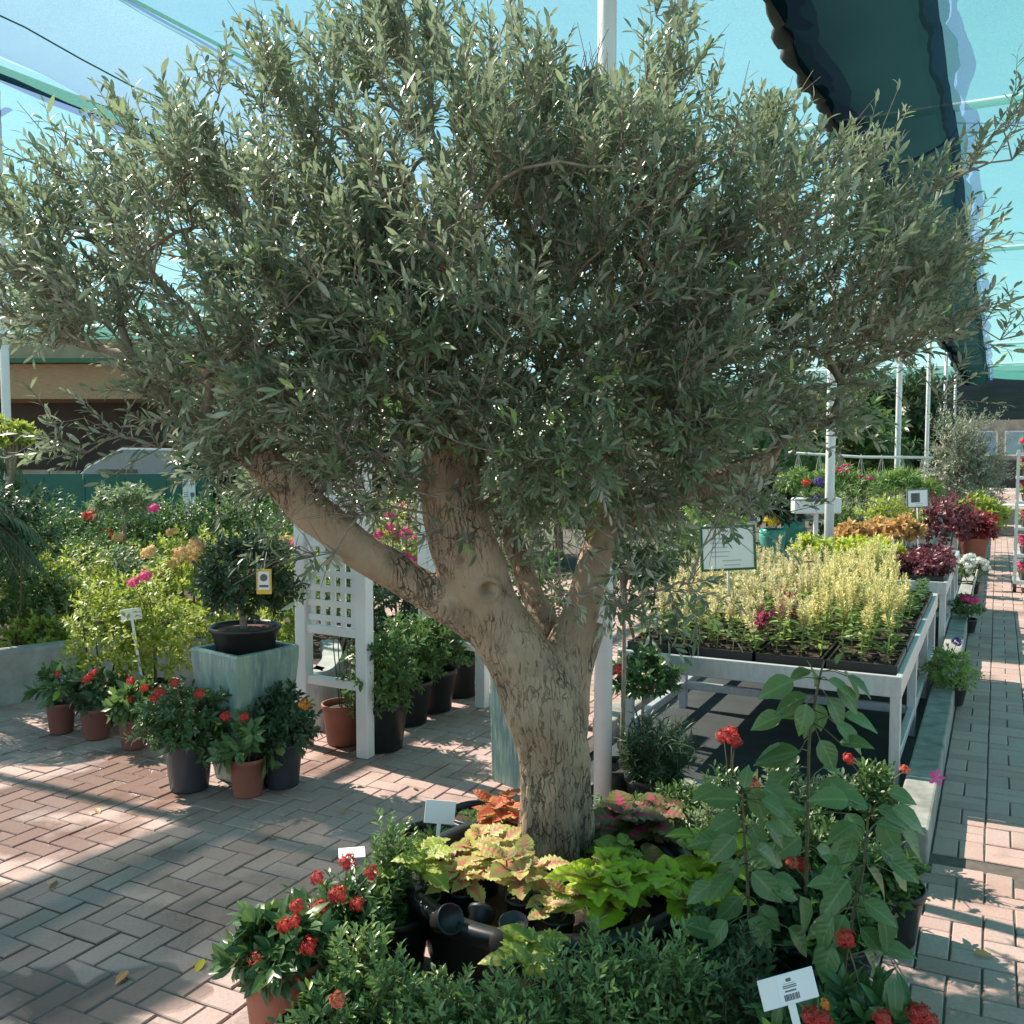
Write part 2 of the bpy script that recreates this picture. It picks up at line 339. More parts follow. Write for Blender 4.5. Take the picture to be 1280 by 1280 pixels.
G = {'olive': Geo([(.25, .11), (.6, .135), (.85, .075)], .25, .16),
     'box': Geo([(.35, .17), (.7, .16)], .3, .15),
     'ixora': Geo([(.25, .17), (.6, .2), (.85, .1)], .25, .22),
     'simple': Geo([(.45, .24)], .3, .2),
     'narrow': Geo([(.3, .07), (.7, .05)], .3, .35),
     'palm': Geo([(.2, .02), (.6, .02)], .3, .25),
     'broad': Geo([(.05, .1), (.15, .23), (.32, .31), (.52, .3), (.72, .21), (.88, .09)], .28, .3, .03),
     'coleus': Geo([(.05, .12), (.12, .27), (.18, .25), (.27, .36), (.33, .33), (.43, .38), (.49, .33), (.59, .33), (.65, .27), (.74, .24), (.8, .16), (.9, .1)], .1, .42, .12),
     'petal': Geo([(.6, .34)], .1, .15), 'tuft': Geo([(.5, .16)], .2, 0)}
def frames(D, n0):
    D = D/(np.linalg.norm(D, axis=-1, keepdims=True)+1e-9); X = np.cross(D, n0); X /= np.linalg.norm(X, axis=-1, keepdims=True)+1e-9
    return np.stack([X, D, np.cross(X, D)], -1)
def leafmesh(name, geo, pos, Rm, size, tone, mat):
    n = len(pos); k = len(geo.v); me = bpy.data.meshes.new(name)
    Vt = np.einsum('nij,kj->nki', Rm, geo.v)*size[:, None, None]+pos[:, None]
    Fc = (geo.f[None]+(np.arange(n)*k)[:, None, None]).reshape(-1, 3); nf = len(Fc)
    me.vertices.add(n*k); me.vertices.foreach_set('co', Vt.astype(np.float32).ravel())
    me.loops.add(nf*3); me.loops.foreach_set('vertex_index', Fc.astype(np.int32).ravel())
    me.polygons.add(nf); me.polygons.foreach_set('loop_start', np.arange(nf, dtype=np.int32)*3)
    me.polygons.foreach_set('use_smooth', np.ones(nf, bool))
    a = me.attributes.new('tone', 'FLOAT', 'POINT'); a.data.foreach_set('value', np.repeat(tone, k).astype(np.float32))
    a = me.attributes.new('luv', 'FLOAT_VECTOR', 'POINT'); a.data.foreach_set('vector', np.tile(geo.l, (n, 1)).astype(np.float32).ravel())
    me.materials.append(mat); me.update(calc_edges=True); me.validate(); return me
def solo_mesh(geo, mat, tone):
    b = min(6, int(tone*7)); key = (mat.name, b)
    if key not in geo.c:
        geo.c[key] = leafmesh('leaf', geo, np.zeros((1, 3)), np.eye(3)[None], np.ones(1), np.array([(b+.5)/7]), mat)
    return geo.c[key]
def put_leaves(root, geo, pos, Rm, size, tone, mat, solo=0, name='foliage', leafname='leaf'):
    loc = np.array(root.location); n = len(pos); mask = np.zeros(n, bool)
    if solo:
        x, y, f = proj(pos+loc); ok = (x > 5) & (x < 1275) & (y > 5) & (y < 1275) & (f > .3)
        sc = np.where(ok, size/np.maximum(f, .3)**2, 0); idx = np.argsort(-sc)[:solo]; mask[idx[sc[idx] > 0]] = True
    for i in np.nonzero(mask)[0]:
        m4 = np.eye(4); m4[:3, :3] = Rm[i]*size[i]; m4[:3, 3] = pos[i]
        link(leafname, solo_mesh(geo, mat, tone[i]), root, mtx=Matrix(m4.tolist()))
    r = ~mask
    if r.any(): link(name, leafmesh(name, geo, pos[r], Rm[r], size[r], tone[r], mat), root, kind='stuff')
def unit(a): return a/(np.linalg.norm(a, axis=-1, keepdims=True)+1e-9)
def along(rng, S, E, nl, t0, spread, opp=False, bend=.12, tipspread=None):
    n = len(S); Ln = np.linalg.norm(E-S, axis=1); C = (S+E)/2+Z*(Ln*bend)[:, None]+rng.normal(0, .06, (n, 3))*Ln[:, None]
    t = np.linspace(t0, 1, nl)[None, :, None]
    P = (1-t)**2*S[:, None]+2*t*(1-t)*C[:, None]+t*t*E[:, None]
    T = unit(2*(1-t)*(C-S)[:, None]+2*t*(E-C)[:, None])
    A = unit(np.cross(T, unit(rng.normal(0, 1, (n, 1, 3))+Z*.1))); B = np.cross(T, A)
    k = np.arange(nl); ang = (k % 2)*math.pi+(k//2)*math.pi/2 if opp else k*2.4
    ang = ang[None, :, None]+rng.normal(0, .25, (n, nl, 1)); rad = np.cos(ang)*A+np.sin(ang)*B
    s2 = spread if tipspread is None else spread+(tipspread-spread)*t
    D = unit(T*(1-s2)+rad*s2+rng.normal(0, .12, (n, nl, 3)))
    N0 = unit(T*.9+Z*.6+rng.normal(0, .3, (n, nl, 3)))
    return P.reshape(-1, 3), frames(D.reshape(-1, 3), N0.reshape(-1, 3)), C
def cones(P0, P1, r0, r1, mat, root, name, n=4, kind=None):
    T = unit(P1-P0); ref = np.where(np.abs(T[:, 2:3]) > .9, [[1., 0, 0]], [[0, 0, 1.]]); X = unit(np.cross(T, ref)); Y = np.cross(T, X)
    a = np.arange(n)*2*math.pi/n; ring = np.cos(a)[None, :, None]*X[:, None]+np.sin(a)[None, :, None]*Y[:, None]
    Vt = np.concatenate([P0[:, None]+ring*r0[:, None, None], P1[:, None]+ring*r1[:, None, None]], 1); m = len(P0)
    j = np.arange(n); q = np.stack([j, (j+1) % n, (j+1) % n+n, j+n], 1); Fc = (q[None]+(np.arange(m)*2*n)[:, None, None]).reshape(-1, 4)
    me = bpy.data.meshes.new(name); me.vertices.add(m*2*n); me.vertices.foreach_set('co', Vt.astype(np.float32).ravel())
    me.loops.add(len(Fc)*4); me.loops.foreach_set('vertex_index', Fc.astype(np.int32).ravel())
    me.polygons.add(len(Fc)); me.polygons.foreach_set('loop_start', np.arange(len(Fc), dtype=np.int32)*4)
    me.polygons.foreach_set('use_smooth', np.ones(len(Fc), bool)); me.materials.append(mat); me.update(calc_edges=True)
    return link(name, me, root, kind=kind)
# flower heads (shared meshes)
HEADS = {}
def head(mat, kind='ixora'):
    key = (mat, kind)
    if key in HEADS: return HEADS[key]
    rng = np.random.default_rng(len(HEADS)+5)
    if kind == 'ixora':
        n = 75; d = unit(rng.normal(0, 1, (n, 3))); d[:, 2] = np.abs(d[:, 2])*1.2-.15; d = unit(d); c = d*np.array([1, 1, .6])*rng.uniform(.72, 1.12, (n, 1))*(1+.18*np.sin(d[:, :1]*5+d[:, 1:2]*4))
        nrm = np.repeat(d, 4, 0); A = unit(np.cross(nrm, [0.3, .2, .9])); B = np.cross(nrm, A); a = np.tile(np.arange(4)*math.pi/2, n)+np.repeat(rng.uniform(0, 6, n), 4)
        D = A*np.cos(a)[:, None]+B*np.sin(a)[:, None]+nrm*.15
        me = leafmesh('flower_head', G['petal'], np.repeat(c, 4, 0), frames(D, nrm), rng.uniform(.26, .4, n*4), rng.uniform(0, 1, n*4), M[mat])
    else:            # five broad petals
        n = 5; a = np.arange(n)*2*math.pi/n; D = np.stack([np.cos(a), np.sin(a), np.full(n, .35)], 1)
        me = leafmesh('flower', Geo([(.35, .16), (.75, .25)], .2, .3), np.zeros((n, 3)), frames(D, np.tile([[0, 0, 1.]], (n, 1))), np.full(n, 1.), rng.uniform(.2, 1, n), M[mat])
    HEADS[key] = me; return me
def put_head(root, p, r, mat, kind='ixora', nrm=(0, -.5, .8)):
    q = Vector(nrm).to_track_quat('Z', 'Y').to_matrix().to_4x4()
    mt = Matrix.Translation(tuple(p)) @ q @ Matrix.Scale(r, 4)
    return link('flower_head' if kind == 'ixora' else 'flower', head(mat, kind), root, mtx=mt)
POTS = {}
def pot(root, r, h, mat, z=0, taper=.76, soil='soil', tilt=None, lip=.035):
    key = (round(r, 3), round(h, 3), mat, taper)
    if key not in POTS:
        b = MB(); rb = r*taper
        b.lathe([(0, .002), (rb*.95, .002), (rb, .008), (r*.94, h*.86), (r*.95, h*.865), (r*1.0, h*.87), (r*1.01, h-.006), (r*.99, h), (r*.94, h), (r*.91, h*.9), (r*.9, h*.8)])
        POTS[key] = b.mesh('pot', M[mat], True)
    o = link('pot', POTS[key], root, loc=(0, 0, z))
    s = MB(); n = 20; rng = random.Random(int(r*1e4))
    s.lathe([(r*.93, h*.84), (r*.6, h*.87), (r*.25, h*.89), (0, h*.885)], 20)
    link('soil', s.mesh('soil', M[soil], True), o); return o

def plant(name, label, cat, loc, cz, rx, rz, nt, nl, geo, ll, mat, p=None, group=None, solo=0, seed=1, opp=False, flowers=(), fr=.028, fmat='redfl',
          spread=.7, t0=.3, mode='bush', ry=None, tw=.35, stems=4, stemmat='stem', trunk=0, heads=0, fkind='ixora', shell=.5, lean=(0, 0), bend=.12, potmat='blackpot', soil='soil'):
    """a shrub: pot, stems, twigs, foliage, flowers. cz = crown centre above the base"""
    rng = np.random.default_rng(seed*7+11); root = empty(name, loc, label, cat, group); z0 = 0
    if p: pot(root, p[0], p[1], potmat, soil=soil); z0 = p[1]*.84
    c = np.array([lean[0], lean[1], cz]); sc = np.array([rx, ry or rx, rz])
    d = unit(rng.normal(0, 1, (nt*2, 3))); d = d[d[:, 2] > -.75][:nt]; nt = len(d)
    lump = 1+.16*np.sin(d[:, 0]*5+seed)*np.cos(d[:, 1]*4+seed*2)+.1*np.sin(d[:, 2]*9+seed)
    E = c+d*sc*(rng.uniform(shell, 1, (nt, 1)))*lump[:, None]
    base = np.array([0, 0, z0])
    if mode == 'shoots':
        S = np.array([0, 0, z0])+np.stack([E[:, 0]*.35, E[:, 1]*.35, np.zeros(nt)], 1)
        S[:, 2] = np.maximum(z0, E[:, 2]-rng.uniform(.5, 1, nt)*rz*1.1)
    else:
        S = E-(E-c)*tw-Z*np.abs(rng.normal(0, .25, (nt, 1)))*rz*tw; S[:, 2] = np.maximum(S[:, 2], z0)
    P, Rm, C = along(rng, S, E, nl, t0, spread, opp, bend, spread*.55)
    n = len(P); tone = np.clip(rng.normal(.45, .22, n), 0, .92)
    tips = (np.arange(n) % nl) >= nl-2; fr_tw = np.repeat(rng.uniform(0, 1, nt) < .18, nl); tone[tips & fr_tw] = 1.0
    size = ll*rng.uniform(.65, 1.15, n)*np.where(tips, .75, 1)
    put_leaves(root, G[geo], P, Rm, size, tone, M[mat], solo)
    # wood: main stems to crown, then twigs
    mb = MB()
    for i in range(stems):
        a = 2*math.pi*i/max(1, stems)+seed; top = c+np.array([math.cos(a)*rx*.45, math.sin(a)*rx*.45, rz*.25]) if not trunk else c
        bs = base+np.array([math.cos(a), math.sin(a), 0])*(.02 if not trunk else 0)-Z*.02
        mid = (bs+top)/2+np.array([math.cos(a), math.sin(a), 0])*(.02 if trunk else rx*.12)
        r0 = trunk or max(.004, rx*.022); mb.tube([bs, (bs+mid)/2, mid, (mid+top)/2, top], [r0, r0*.92, r0*.85, r0*.7, r0*.5], 7)
        if trunk: break
    if trunk:
        for i in range(6):
            e = c+unit(rng.normal(0, 1, 3)+Z*.5)*sc*.6; mb.tube([base+(c-base)*.8, (c+e)/2-Z*.02, e], [trunk*.6, trunk*.4, trunk*.2], 5)
    mb.build('trunk' if trunk else 'stem', M['twig' if trunk else stemmat], root, True)
    cones(S, C, np.full(nt, max(.0015, ll*.03)), np.full(nt, max(.001, ll*.022)), M[stemmat], root, 'twig', 3, 'stuff')
    cones(C, E, np.full(nt, max(.001, ll*.022)), np.full(nt, .0006), M[stemmat], root, 'twig', 3, 'stuff')
    loc = np.array(loc)
    for k, fl in enumerate(flowers):   # given by where they show, at their own depth
        q = dp(fl[0], fl[1], fl[2] if len(fl) > 2 and fl[2] else loc[1]-rx*.6)-loc
        put_head(root, q, fr*(fl[4] if len(fl) > 4 else random.Random(k+seed).uniform(.8, 1.15)), fl[3] if len(fl) > 3 and fl[3] else fmat, fkind, (rng.uniform(-.4, .4), -.6, .75))
        inner = c+(q-c)*.3; t = MB(); t.tube([inner, (inner+q)/2+Z*.01, q-Z*fr*.2], [.003, .0025, .002], 5); t.build('flower_stalk', M['stem'], root, True)
    if heads:
        pick = [i for i in np.argsort(-(d[:, 2]*.7-d[:, 1]*.7+rng.normal(0, .35, nt)))][:heads]
        for i in pick: put_head(root, E[i]+d[i]*fr*.3, fr*rng.uniform(.75, 1.2), fmat, fkind, tuple(d[i]+Z*.6))
    return root

# ================================================================== SETTING
tag(MB().ngon([(-600, -600, -.05), (600, -600, -.05), (600, 600, -.05), (-600, 600, -.05)]).build('ground', M['asphalt']), kind='structure')
BED_W0, BED_W1, BED_S0 = -2.05, -.36, 4.42      # planting bed under the benches
pv = MB(); 
for a, b, c_, d_ in ((-1, BED_S0, -14, 6), (BED_S0, 50, -14, BED_W0), (BED_S0, 50, BED_W1+.14, 4)):
    pv.ngon([sw(a, c_, -.009), sw(a, d_, -.009), sw(b, d_, -.009), sw(b, c_, -.009)])
pave = tag(pv.build('pavement', M['joint']), kind='structure')
a_ = .1025
xs, ys = np.meshgrid(np.arange(-10, 220), np.arange(-135, 60), indexing='ij')    # s, w cells
cls = (xs-ys) % 4
rec = []
for c0, along_s in ((0, True), (3, False)):
    q = cls == c0; x = xs[q]*a_; y = ys[q]*a_
    rec.append(np.stack([x+(a_ if along_s else a_/2), y+(a_/2 if along_s else a_), np.full(x.shape, 0. if along_s else 1.)], 1))
hb = np.concatenate(rec); hb = hb[~((hb[:, 0] > BED_S0-.12) & (hb[:, 1] > BED_W0-.12))]
bi, bj = np.meshgrid(np.arange(0, 205), np.arange(0, 20), indexing='ij'); bw = []
for h in (0, 1):
    o = (bi+bj) % 2 == 0
    bw.append(np.stack([np.where(o, BED_S0+bi*.205+.1025, BED_S0+bi*.205+.0512+h*.1025).ravel(), np.where(o, BED_W1+.15+bj*.205+.0512+h*.1025, BED_W1+.15+bj*.205+.1025).ravel(), np.where(o, 0., 1.).ravel()], 1))
br = np.concatenate([hb]+bw)
P = br[:, :1]*U+br[:, 1:2]*V; x, y, f = proj(P)
keep = (f > 1.0) & (x > -500) & (x < 1900) & (y < 1700) & ((f < 13) | (br[:, 1] > -.4)); br, P, x, y, f = br[keep], P[keep], x[keep], y[keep], f[keep]
def brickgeo(L_=.197, W_=.0962, ch=.0035):
    v = []; 
    for (l, w, z) in ((L_, W_, -.03), (L_, W_, -ch), (L_-2*ch, W_-2*ch, 0)):
        v += [(-l/2, -w/2, z), (l/2, -w/2, z), (l/2, w/2, z), (-l/2, w/2, z)]
    fc = [(8, 9, 10, 11)]+[(r*4+i, r*4+(i+1) % 4, r*4+4+(i+1) % 4, r*4+4+i) for r in (0, 1) for i in range(4)]
    return np.array(v), np.array(fc)
bv, bf = brickgeo(); rng = np.random.default_rng(3); nb = len(br)
ang = AU_ = math.atan2(U[1], U[0])
ax1 = np.where(br[:, 2:3] < .5, U, V); th = rng.normal(0, .006, nb); cx = ax1.copy(); cx[:, 0] = ax1[:, 0]*np.cos(th)-ax1[:, 1]*np.sin(th); cx[:, 1] = ax1[:, 0]*np.sin(th)+ax1[:, 1]*np.cos(th)
cx[:, 2] = rng.normal(0, .005, nb); cx = unit(cx); up = unit(np.stack([rng.normal(0, .006, nb), rng.normal(0, .006, nb), np.ones(nb)], 1)); cy = unit(np.cross(up, cx)); cz_ = np.cross(cx, cy)
BR = np.stack([cx, cy, cz_], -1); P = P+Z*rng.normal(-.0015, .0015, nb)[:, None]; tone = rng.uniform(0, 1, nb)
vis = ~((x > 300) & (x < 1130) & (y > 930)) & (x > 0) & (x < 1280) & (y < 1280)
solo = np.zeros(nb, bool); solo[[i for i in np.argsort(f) if vis[i]][:300]] = True
def brickmesh(Pp, Rr, tt):
    n = len(Pp); Vt = np.einsum('nij,kj->nki', Rr, bv)+Pp[:, None]; me = bpy.data.meshes.new('brick')
    me.from_pydata(Vt.reshape(-1, 3).tolist(), [], (bf[None]+(np.arange(n)*12)[:, None, None]).reshape(-1, 4).tolist())
    a = me.attributes.new('tone', 'FLOAT', 'POINT'); a.data.foreach_set('value', np.repeat(tt, 12).astype(np.float32)); me.materials.append(M['paver']); return me
bm8 = [brickmesh(np.zeros((1, 3)), np.eye(3)[None], np.array([k/7.])) for k in range(8)]
for i in np.nonzero(solo)[0]:
    m4 = np.eye(4); m4[:3, :3] = BR[i]; m4[:3, 3] = P[i]
    link('brick', bm8[int(tone[i]*7.99)], pave, mtx=Matrix(m4.tolist()))
link('bricks_beyond', brickmesh(P[~solo], BR[~solo], tone[~solo]), pave, kind='stuff')
# puddle on the low corner of the paving
rngp = random.Random(4); pc = gp(95, 1262); pts = []
for k in range(120):
    a = 2*math.pi*k/120; r_ = .3*(1+.3*math.sin(3*a+1)+.2*math.sin(5*a)+.14*math.sin(9*a+2)+.08*math.sin(17*a)); pts.append(pc+U*math.cos(a)*r_*.75+V*math.sin(a)*r_*1.5+Z*.0035)
tag(MB().ngon(pts[::-1]).build('puddle', M['water']), kind='structure')
# planting bed and its kerb
bed = MB().ngon([sw(BED_S0+.1, BED_W0+.1, .02), sw(BED_S0+.1, BED_W1, .02), sw(48, BED_W1, .02), sw(48, BED_W0+.1, .02)])
bd = bed.build('planting_bed', M['mat']); tag(bd, kind='structure')
kb = tag(empty('kerb', sw(BED_S0, BED_W1)), kind='structure')
k0 = np.array(kb.location)
def kerbstone(s0, s1, w0, w1, h=.15):
    b = MB(); b.box(sw((s0+s1)/2, (w0+w1)/2, h/2-.02)-k0, (abs(s1-s0)-.006, abs(w1-w0), h+.04), (U, V, Z)); bevel(b.build('kerb_stone', M['kerbc'], kb), .012, 2)
s = BED_S0-.14
while s < 46: kerbstone(s, s+1.0, BED_W1, BED_W1+.145, .15+.004*math.sin(s*7)); s += 1.0
w = BED_W1
while w > -1.3: kerbstone(BED_S0-.02, BED_S0+.12, w-.56, w, .12); w -= .56
s = BED_S0+.9
while s < 12: kerbstone(s, s+1.0, BED_W0-.1, BED_W0+.05, .12); s += 1.0

# ------------------------------------------------------------------ shade house roof
H = 5.1
def net(name, label, mat, s0, s1, w0, w1, sag=.12, z=H, ns=110, nw=14, seed=0, thick=False, edge=0):
    b = MB(); rng = random.Random(seed)
    for i in range(ns+1):
        s = s0+(s1-s0)*i/ns; ph = ((s-4.1) % 7.5)/7.5
        for j in range(nw+1):
            t = j/nw; w = w0+(w1-w0)*t
            if edge and j == nw: w += edge*(abs(math.sin(s*1.3+.3*math.sin(s*.7)))*1.6-.8+.25*math.sin(s*3.7+1))
            zz = z-sag*math.sin(math.pi*t)**.7-.22*math.sin(math.pi*ph)+.02*math.sin(s*5+w*3+seed)+.012*math.sin(s*13+seed)+(.03*math.sin(s*6.5+w*9)*math.sin(s*2.3)+.02*math.sin(s*17+w*4) if seed == 7 else 0)
            b.v.append(tuple(sw(s, w, zz)))
    for i in range(ns):
        for j in range(nw):
            a = i*(nw+1)+j; b.f.append((a, a+1, a+nw+2, a+nw+1))
    o = tag(b.build(name, M[mat], None, True), label, 'shade net', 'shade nets of the roof')
    if w1-w0 > 1.4:
        for k in range(1, max(2, int((w1-w0)/1.6))):
            t = k/max(2, int((w1-w0)/1.6)); w = w0+(w1-w0)*t
            pts = [sw(q, w, z-.012-sag*math.sin(math.pi*t)**.7-.22*math.sin(math.pi*(((q-4.1) % 7.5)/7.5))+.02*math.sin(q*5+w*3+seed)+.012*math.sin(q*13+seed)) for q in np.arange(s0, s1, .5)]
            MB().tube(pts, .007, 5).build('seam', M['fence'], o, True)
    return o
net('shade_net', 'pale blue shade net beyond the dark steel roof beam', 'net', -6, 46, -24, -7.5, .3, seed=1)
net('shade_net', 'dull grey-blue dense shade net between roof beam and green cable', 'netdense', -6, 46, -7.5, -5.8, .1, z=H+.01, seed=2)
net('shade_net', 'pale blue shade net above the olive tree, pierced by no band', 'net', -6, 46, -5.8, -1.45, .12, seed=3)
net('shade_net', 'turquoise shade net over the brick aisle', 'net2', -6, 46, -.5, 10, .25, seed=5)
net('shade_net', 'doubled net sheet added by the steel beam to shade the paving', 'netshadow', -6, 4.6, -8.3, -7.1, .1, z=H+.08, ns=40, seed=6)  # added sheet, positioned so its shadow falls on the left paving
band = net('gathered_net_band', 'dark green gathered net band running along the roof above the benches', 'netdark', -6, 46, -1.5, -.46, .28, z=H-.06, ns=160, seed=7)
band['category'] = 'net band'; del band['group']
vb = net('net_border', 'violet blue scalloped net border beside the dark roof band', 'netblue', -6, 46, -.62, -.3, .05, z=H-.1, ns=400, nw=6, seed=8, edge=.055)
vb['category'] = 'net border'; del vb['group']
b = MB(); pts = [sw(s, -1.5+.025*math.sin(s*3)+.018*math.sin(s*11), H-.1-.22*math.sin(math.pi*(((s-4.1) % 7.5)/7.5))+.02*math.sin(s*5)) for s in np.arange(-6, 46, .12)]
b.tube(pts, [.055+.018*math.sin(i*1.7)+.01*math.sin(i*4.1) for i in range(len(pts))], 9)
tag(b.build('rolled_net', M['curtain'], None, True), 'dark rolled net edge tied beside the gathered roof band', 'rolled net')
PS = [4.11, 10.9, 18.7, 26.6, 35.0, 43.0]
desc = ['tall white steel pole standing just behind the olive trunk', 'white steel pole between the two metal benches', 'white steel pole with hanging rail behind the second bench',
        'white steel pole with small framed sign near grey olive tree', 'white steel pole rising behind the grey olive tree', 'far white steel pole before the dark end curtain']
for s, d_ in zip(PS, desc):
    r = empty('steel_pole', sw(s, -1.63 if s > 5 else -1.605), d_, 'pole', 'white poles holding the shade nets')
    MB().tube([(0, 0, 0), (0, 0, 1.5), (0, 0, 3), (0, 0, H+.05)], .042 if s < 5 else .05, 20).build('pole_tube', M['whitepole'], r, True)
    bevel(MB().box((0, 0, .031), (.2, .2, .012)).build('base_plate', M['alu'], r), .002)
for k, s in enumerate(PS):
    b = MB().tube([sw(s, -24, H+.1), sw(s, 0, H+.1), sw(s, 10, H+.1)], .045, 12)
    tag(b.build('roof_purlin', M['whitepole'], None, True), ['pale roof pipe over the olive trunk pole', 'pale roof pipe crossing over the pole between benches', 'pale roof pipe crossing over the pole with the hanging rail', 'pale roof pipe over the pole with the framed sign', 'pale roof pipe over the pole behind the grey olive', 'pale roof pipe by the dark end curtain'][k], 'roof pipe', 'pipes across the roof')
tag(MB().tube([sw(-6, -7.9, H-.06), sw(20, -7.9, H-.06), sw(46, -7.9, H-.06)], .06, 10).build('roof_beam', M['curtain'], None, True), 'dark steel roof beam along the dense net', 'roof beam')
tag(MB().tube([sw(-6, -5.8, H-.05), sw(20, -5.8, H-.05), sw(46, -5.8, H-.05)], .016, 8).build('roof_cable', M['signgreen'], None, True), 'thin green cable along the net seam', 'cable')
q = gp(14, 705)
r = empty('steel_pole', dp(14, 700, 9.2)*np.array([1, 1, 0]), 'slim white pole beside the palm at the low wall', 'pole', 'white poles holding the shade nets')
MB().tube([(0, 0, 0), (0, 0, 2), (0, 0, H)], .04, 16).build('pole_tube', M['whitepole'], r, True)
# end of the shade house
b = MB(); 
for i in range(81):
    w = -20+i*.4; o = .12*math.sin(i*1.9)+.08*math.sin(i*.7)
    for k in range(6): b.v.append(tuple(sw(46.5+o*(.4+.12*k), w, H+.1-k*.42)))
for i in range(80):
    for k in range(5): a = i*6+k; b.f.append((a, a+1, a+7, a+6))
tag(b.build('end_curtain', M['curtain'], None, True), 'dark hanging net curtain closing the far end of the aisle', 'net curtain')
r = empty('end_building', sw(54, 0), 'pale block building with blue windows at the end of the aisle', 'building'); c0 = np.array(r.location)
MB().box(sw(57, 0, 3)-c0, (6, 34, 6), (U, V, Z)).build('wall', M['brickwall'], r)
for w in np.arange(-12, 12, 2.2):
    o = MB().box(sw(53.97, w, 2.15)-c0, (.1, 1.9, 1.25), (U, V, Z)).build('window', M['white'], r)
    for dw in (-.46, .46): MB().box(sw(53.9, w+dw, 2.15)-c0, (.04, .82, 1.1), (U, V, Z)).build('pane', M['bluepane'], o)
MB().box(sw(53.9, 0, .65)-c0, (.2, 30, 1.3), (U, V, Z)).build('dado', M['darkvoid'], r)

# ------------------------------------------------------------------ low curved wall of the raised bed on the left
wp = [gp(-160, 905), gp(-80, 893), gp(0, 882), gp(100, 867), gp(200, 858), gp(290, 868), gp(360, 902), gp(395, 914), gp(418, 908), gp(430, 885), gp(425, 862)]
def spline(p, n=6):
    o = []; p = [p[0]]+list(p)+[p[-1]]
    for i in range(1, len(p)-2):
        for k in range(n):
            t = k/n; o.append(.5*((2*p[i])+(-p[i-1]+p[i+1])*t+(2*p[i-1]-5*p[i]+4*p[i+1]-p[i+2])*t*t+(-p[i-1]+3*p[i]-3*p[i+1]+p[i+2])*t**3))
    return np.array(o+[p[-1]])
wpt = spline(wp); b = MB(); k = len(wpt); T = unit(np.gradient(wpt, axis=0)); nrm = np.cross(T, Z); nrm = np.where((nrm[:, 1:2] > 0), nrm, -nrm)
nrm[-10:] = np.cross(T[-10:], -Z)
for i in range(k):
    for o, z in ((0, -.02), (0, .35), (.012, .37), (.13, .37), (.14, .35), (.14, -.02)): b.v.append(tuple(wpt[i]+nrm[i]*o+Z*z))
for i in range(k-1):
    for j in range(5): a = i*6+j; b.f.append((a, a+6, a+7, a+1))
tag(b.build('bed_wall', M['conc'], None, False), 'low curved concrete wall holding the raised bed of shrubs', 'wall')
tag(MB().ngon([p+Z*.3 for p in wpt[::2]]+[gp(430, 700)*[1, 1, 0]+Z*.3, np.array([-14, 19, .3]), np.array([-14, 8, .3])]).build('raised_bed', M['soil']), kind='structure')

# ------------------------------------------------------------------ far left: panel fence, building with awning, van
r = empty('panel_fence', (-5.5, 13, 0), 'dark green panel fence behind the hedge', 'fence')
for i, xx in enumerate(np.arange(-1.1, 1.15, .55)): bevel(MB().box((xx, 0, .72), (.545, .04, 1.32)).build('panel', M['fence'], r), .004)
for xx in (-1.4, 1.4): MB().box((xx, .03, .72), (.06, .06, 1.44)).build('post', M['fence'], r)
MB().box((0, .03, 1.4), (2.8, .05, .05)).build('rail', M['fence'], r)
for xx, lab in ((1.14, 1), (-1.42, 0)):
    o = tag(empty('notice_sheet', (-5.5+xx, 12.955, .86), ['white paper notice at the left post of the panel fence', 'white paper notice strip with three grey blocks on panel fence'][lab], 'notice'))
    MB().box((0, 0, 0.25), (.17, .006, .5)).build('sheet', M['paper'], o)
    for k in range(3):
        for d in range(3): MB().box((-.04, -.005, .1+k*.16+d*.025), (.06, .003, .008)).build('text_line', M['ink'], o)
        MB().box((.045, -.005, .125+k*.16), (.05, .003, .06)).build('picture', M['ink'], o)
r = empty('low_building', (-11, 22, 0), 'tan building with brown timber fascia and porch shade painted as a dark panel', 'building')
MB().box((0, 4, 2.2), (9, 6, 4.4)).build('wall', M['tan'], r)
MB().box((0, .2, 3.25), (9, 2.4, .75)).build('fascia', M['timber'], r)
MB().box((0, .1, 3.68), (9.3, 2.8, .09)).build('roof', M['signgreen'], r)
MB().box((0, .9, 2.1), (9, .3, 1.55)).build('porch', M['darkvoid'], r)  # flat dark panel in place of the shade under the awning
for i, xx in enumerate(np.arange(-4.2, 4.3, .6)): bevel(MB().box((xx, -.9, .65+.01*(i % 3)), (.58, .3, 1.32)).build('stone', M['stone'], r), .03)
r = empty('parked_van', (-6.6, 18.6, -.5), 'white parked van with dark windows behind the panel fence', 'van')
prof = [(-2.1, .35), (2.1, .35), (2.1, 2.25), (-.6, 2.3), (-1.25, 1.95), (-2.1, 1.15)]
b = MB(); n0 = len(prof); b.v = [(x_, -.9, z_) for x_, z_ in prof]+[(x_, .9, z_) for x_, z_ in prof]
b.f = [tuple(range(n0)), tuple(range(n0, 2*n0))[::-1]]+[(i, i+n0, (i+1) % n0+n0, (i+1) % n0) for i in range(n0)]
bevel(b.build('body', M['carshade'], r), .07, 3)
MB().ngon([(-1.15, -.915, 1.3), (-.3, -.915, 1.3), (-.3, -.915, 1.9), (-1.0, -.915, 1.9)]).build('side_window', M['glass'], r)
MB().ngon([(-1.98, -.8, 1.32), (-1.98, .8, 1.32), (-1.34, .75, 1.93), (-1.34, -.75, 1.93)]).build('windscreen', M['glass'], r)
for xx in (-1.4, 1.4):
    for yy in (-.85, .85): 
        o = MB().tube([(xx, yy-.1, .34), (xx, yy+.1, .34)], .34, 20).build('wheel', M['blackpot'], r, False)

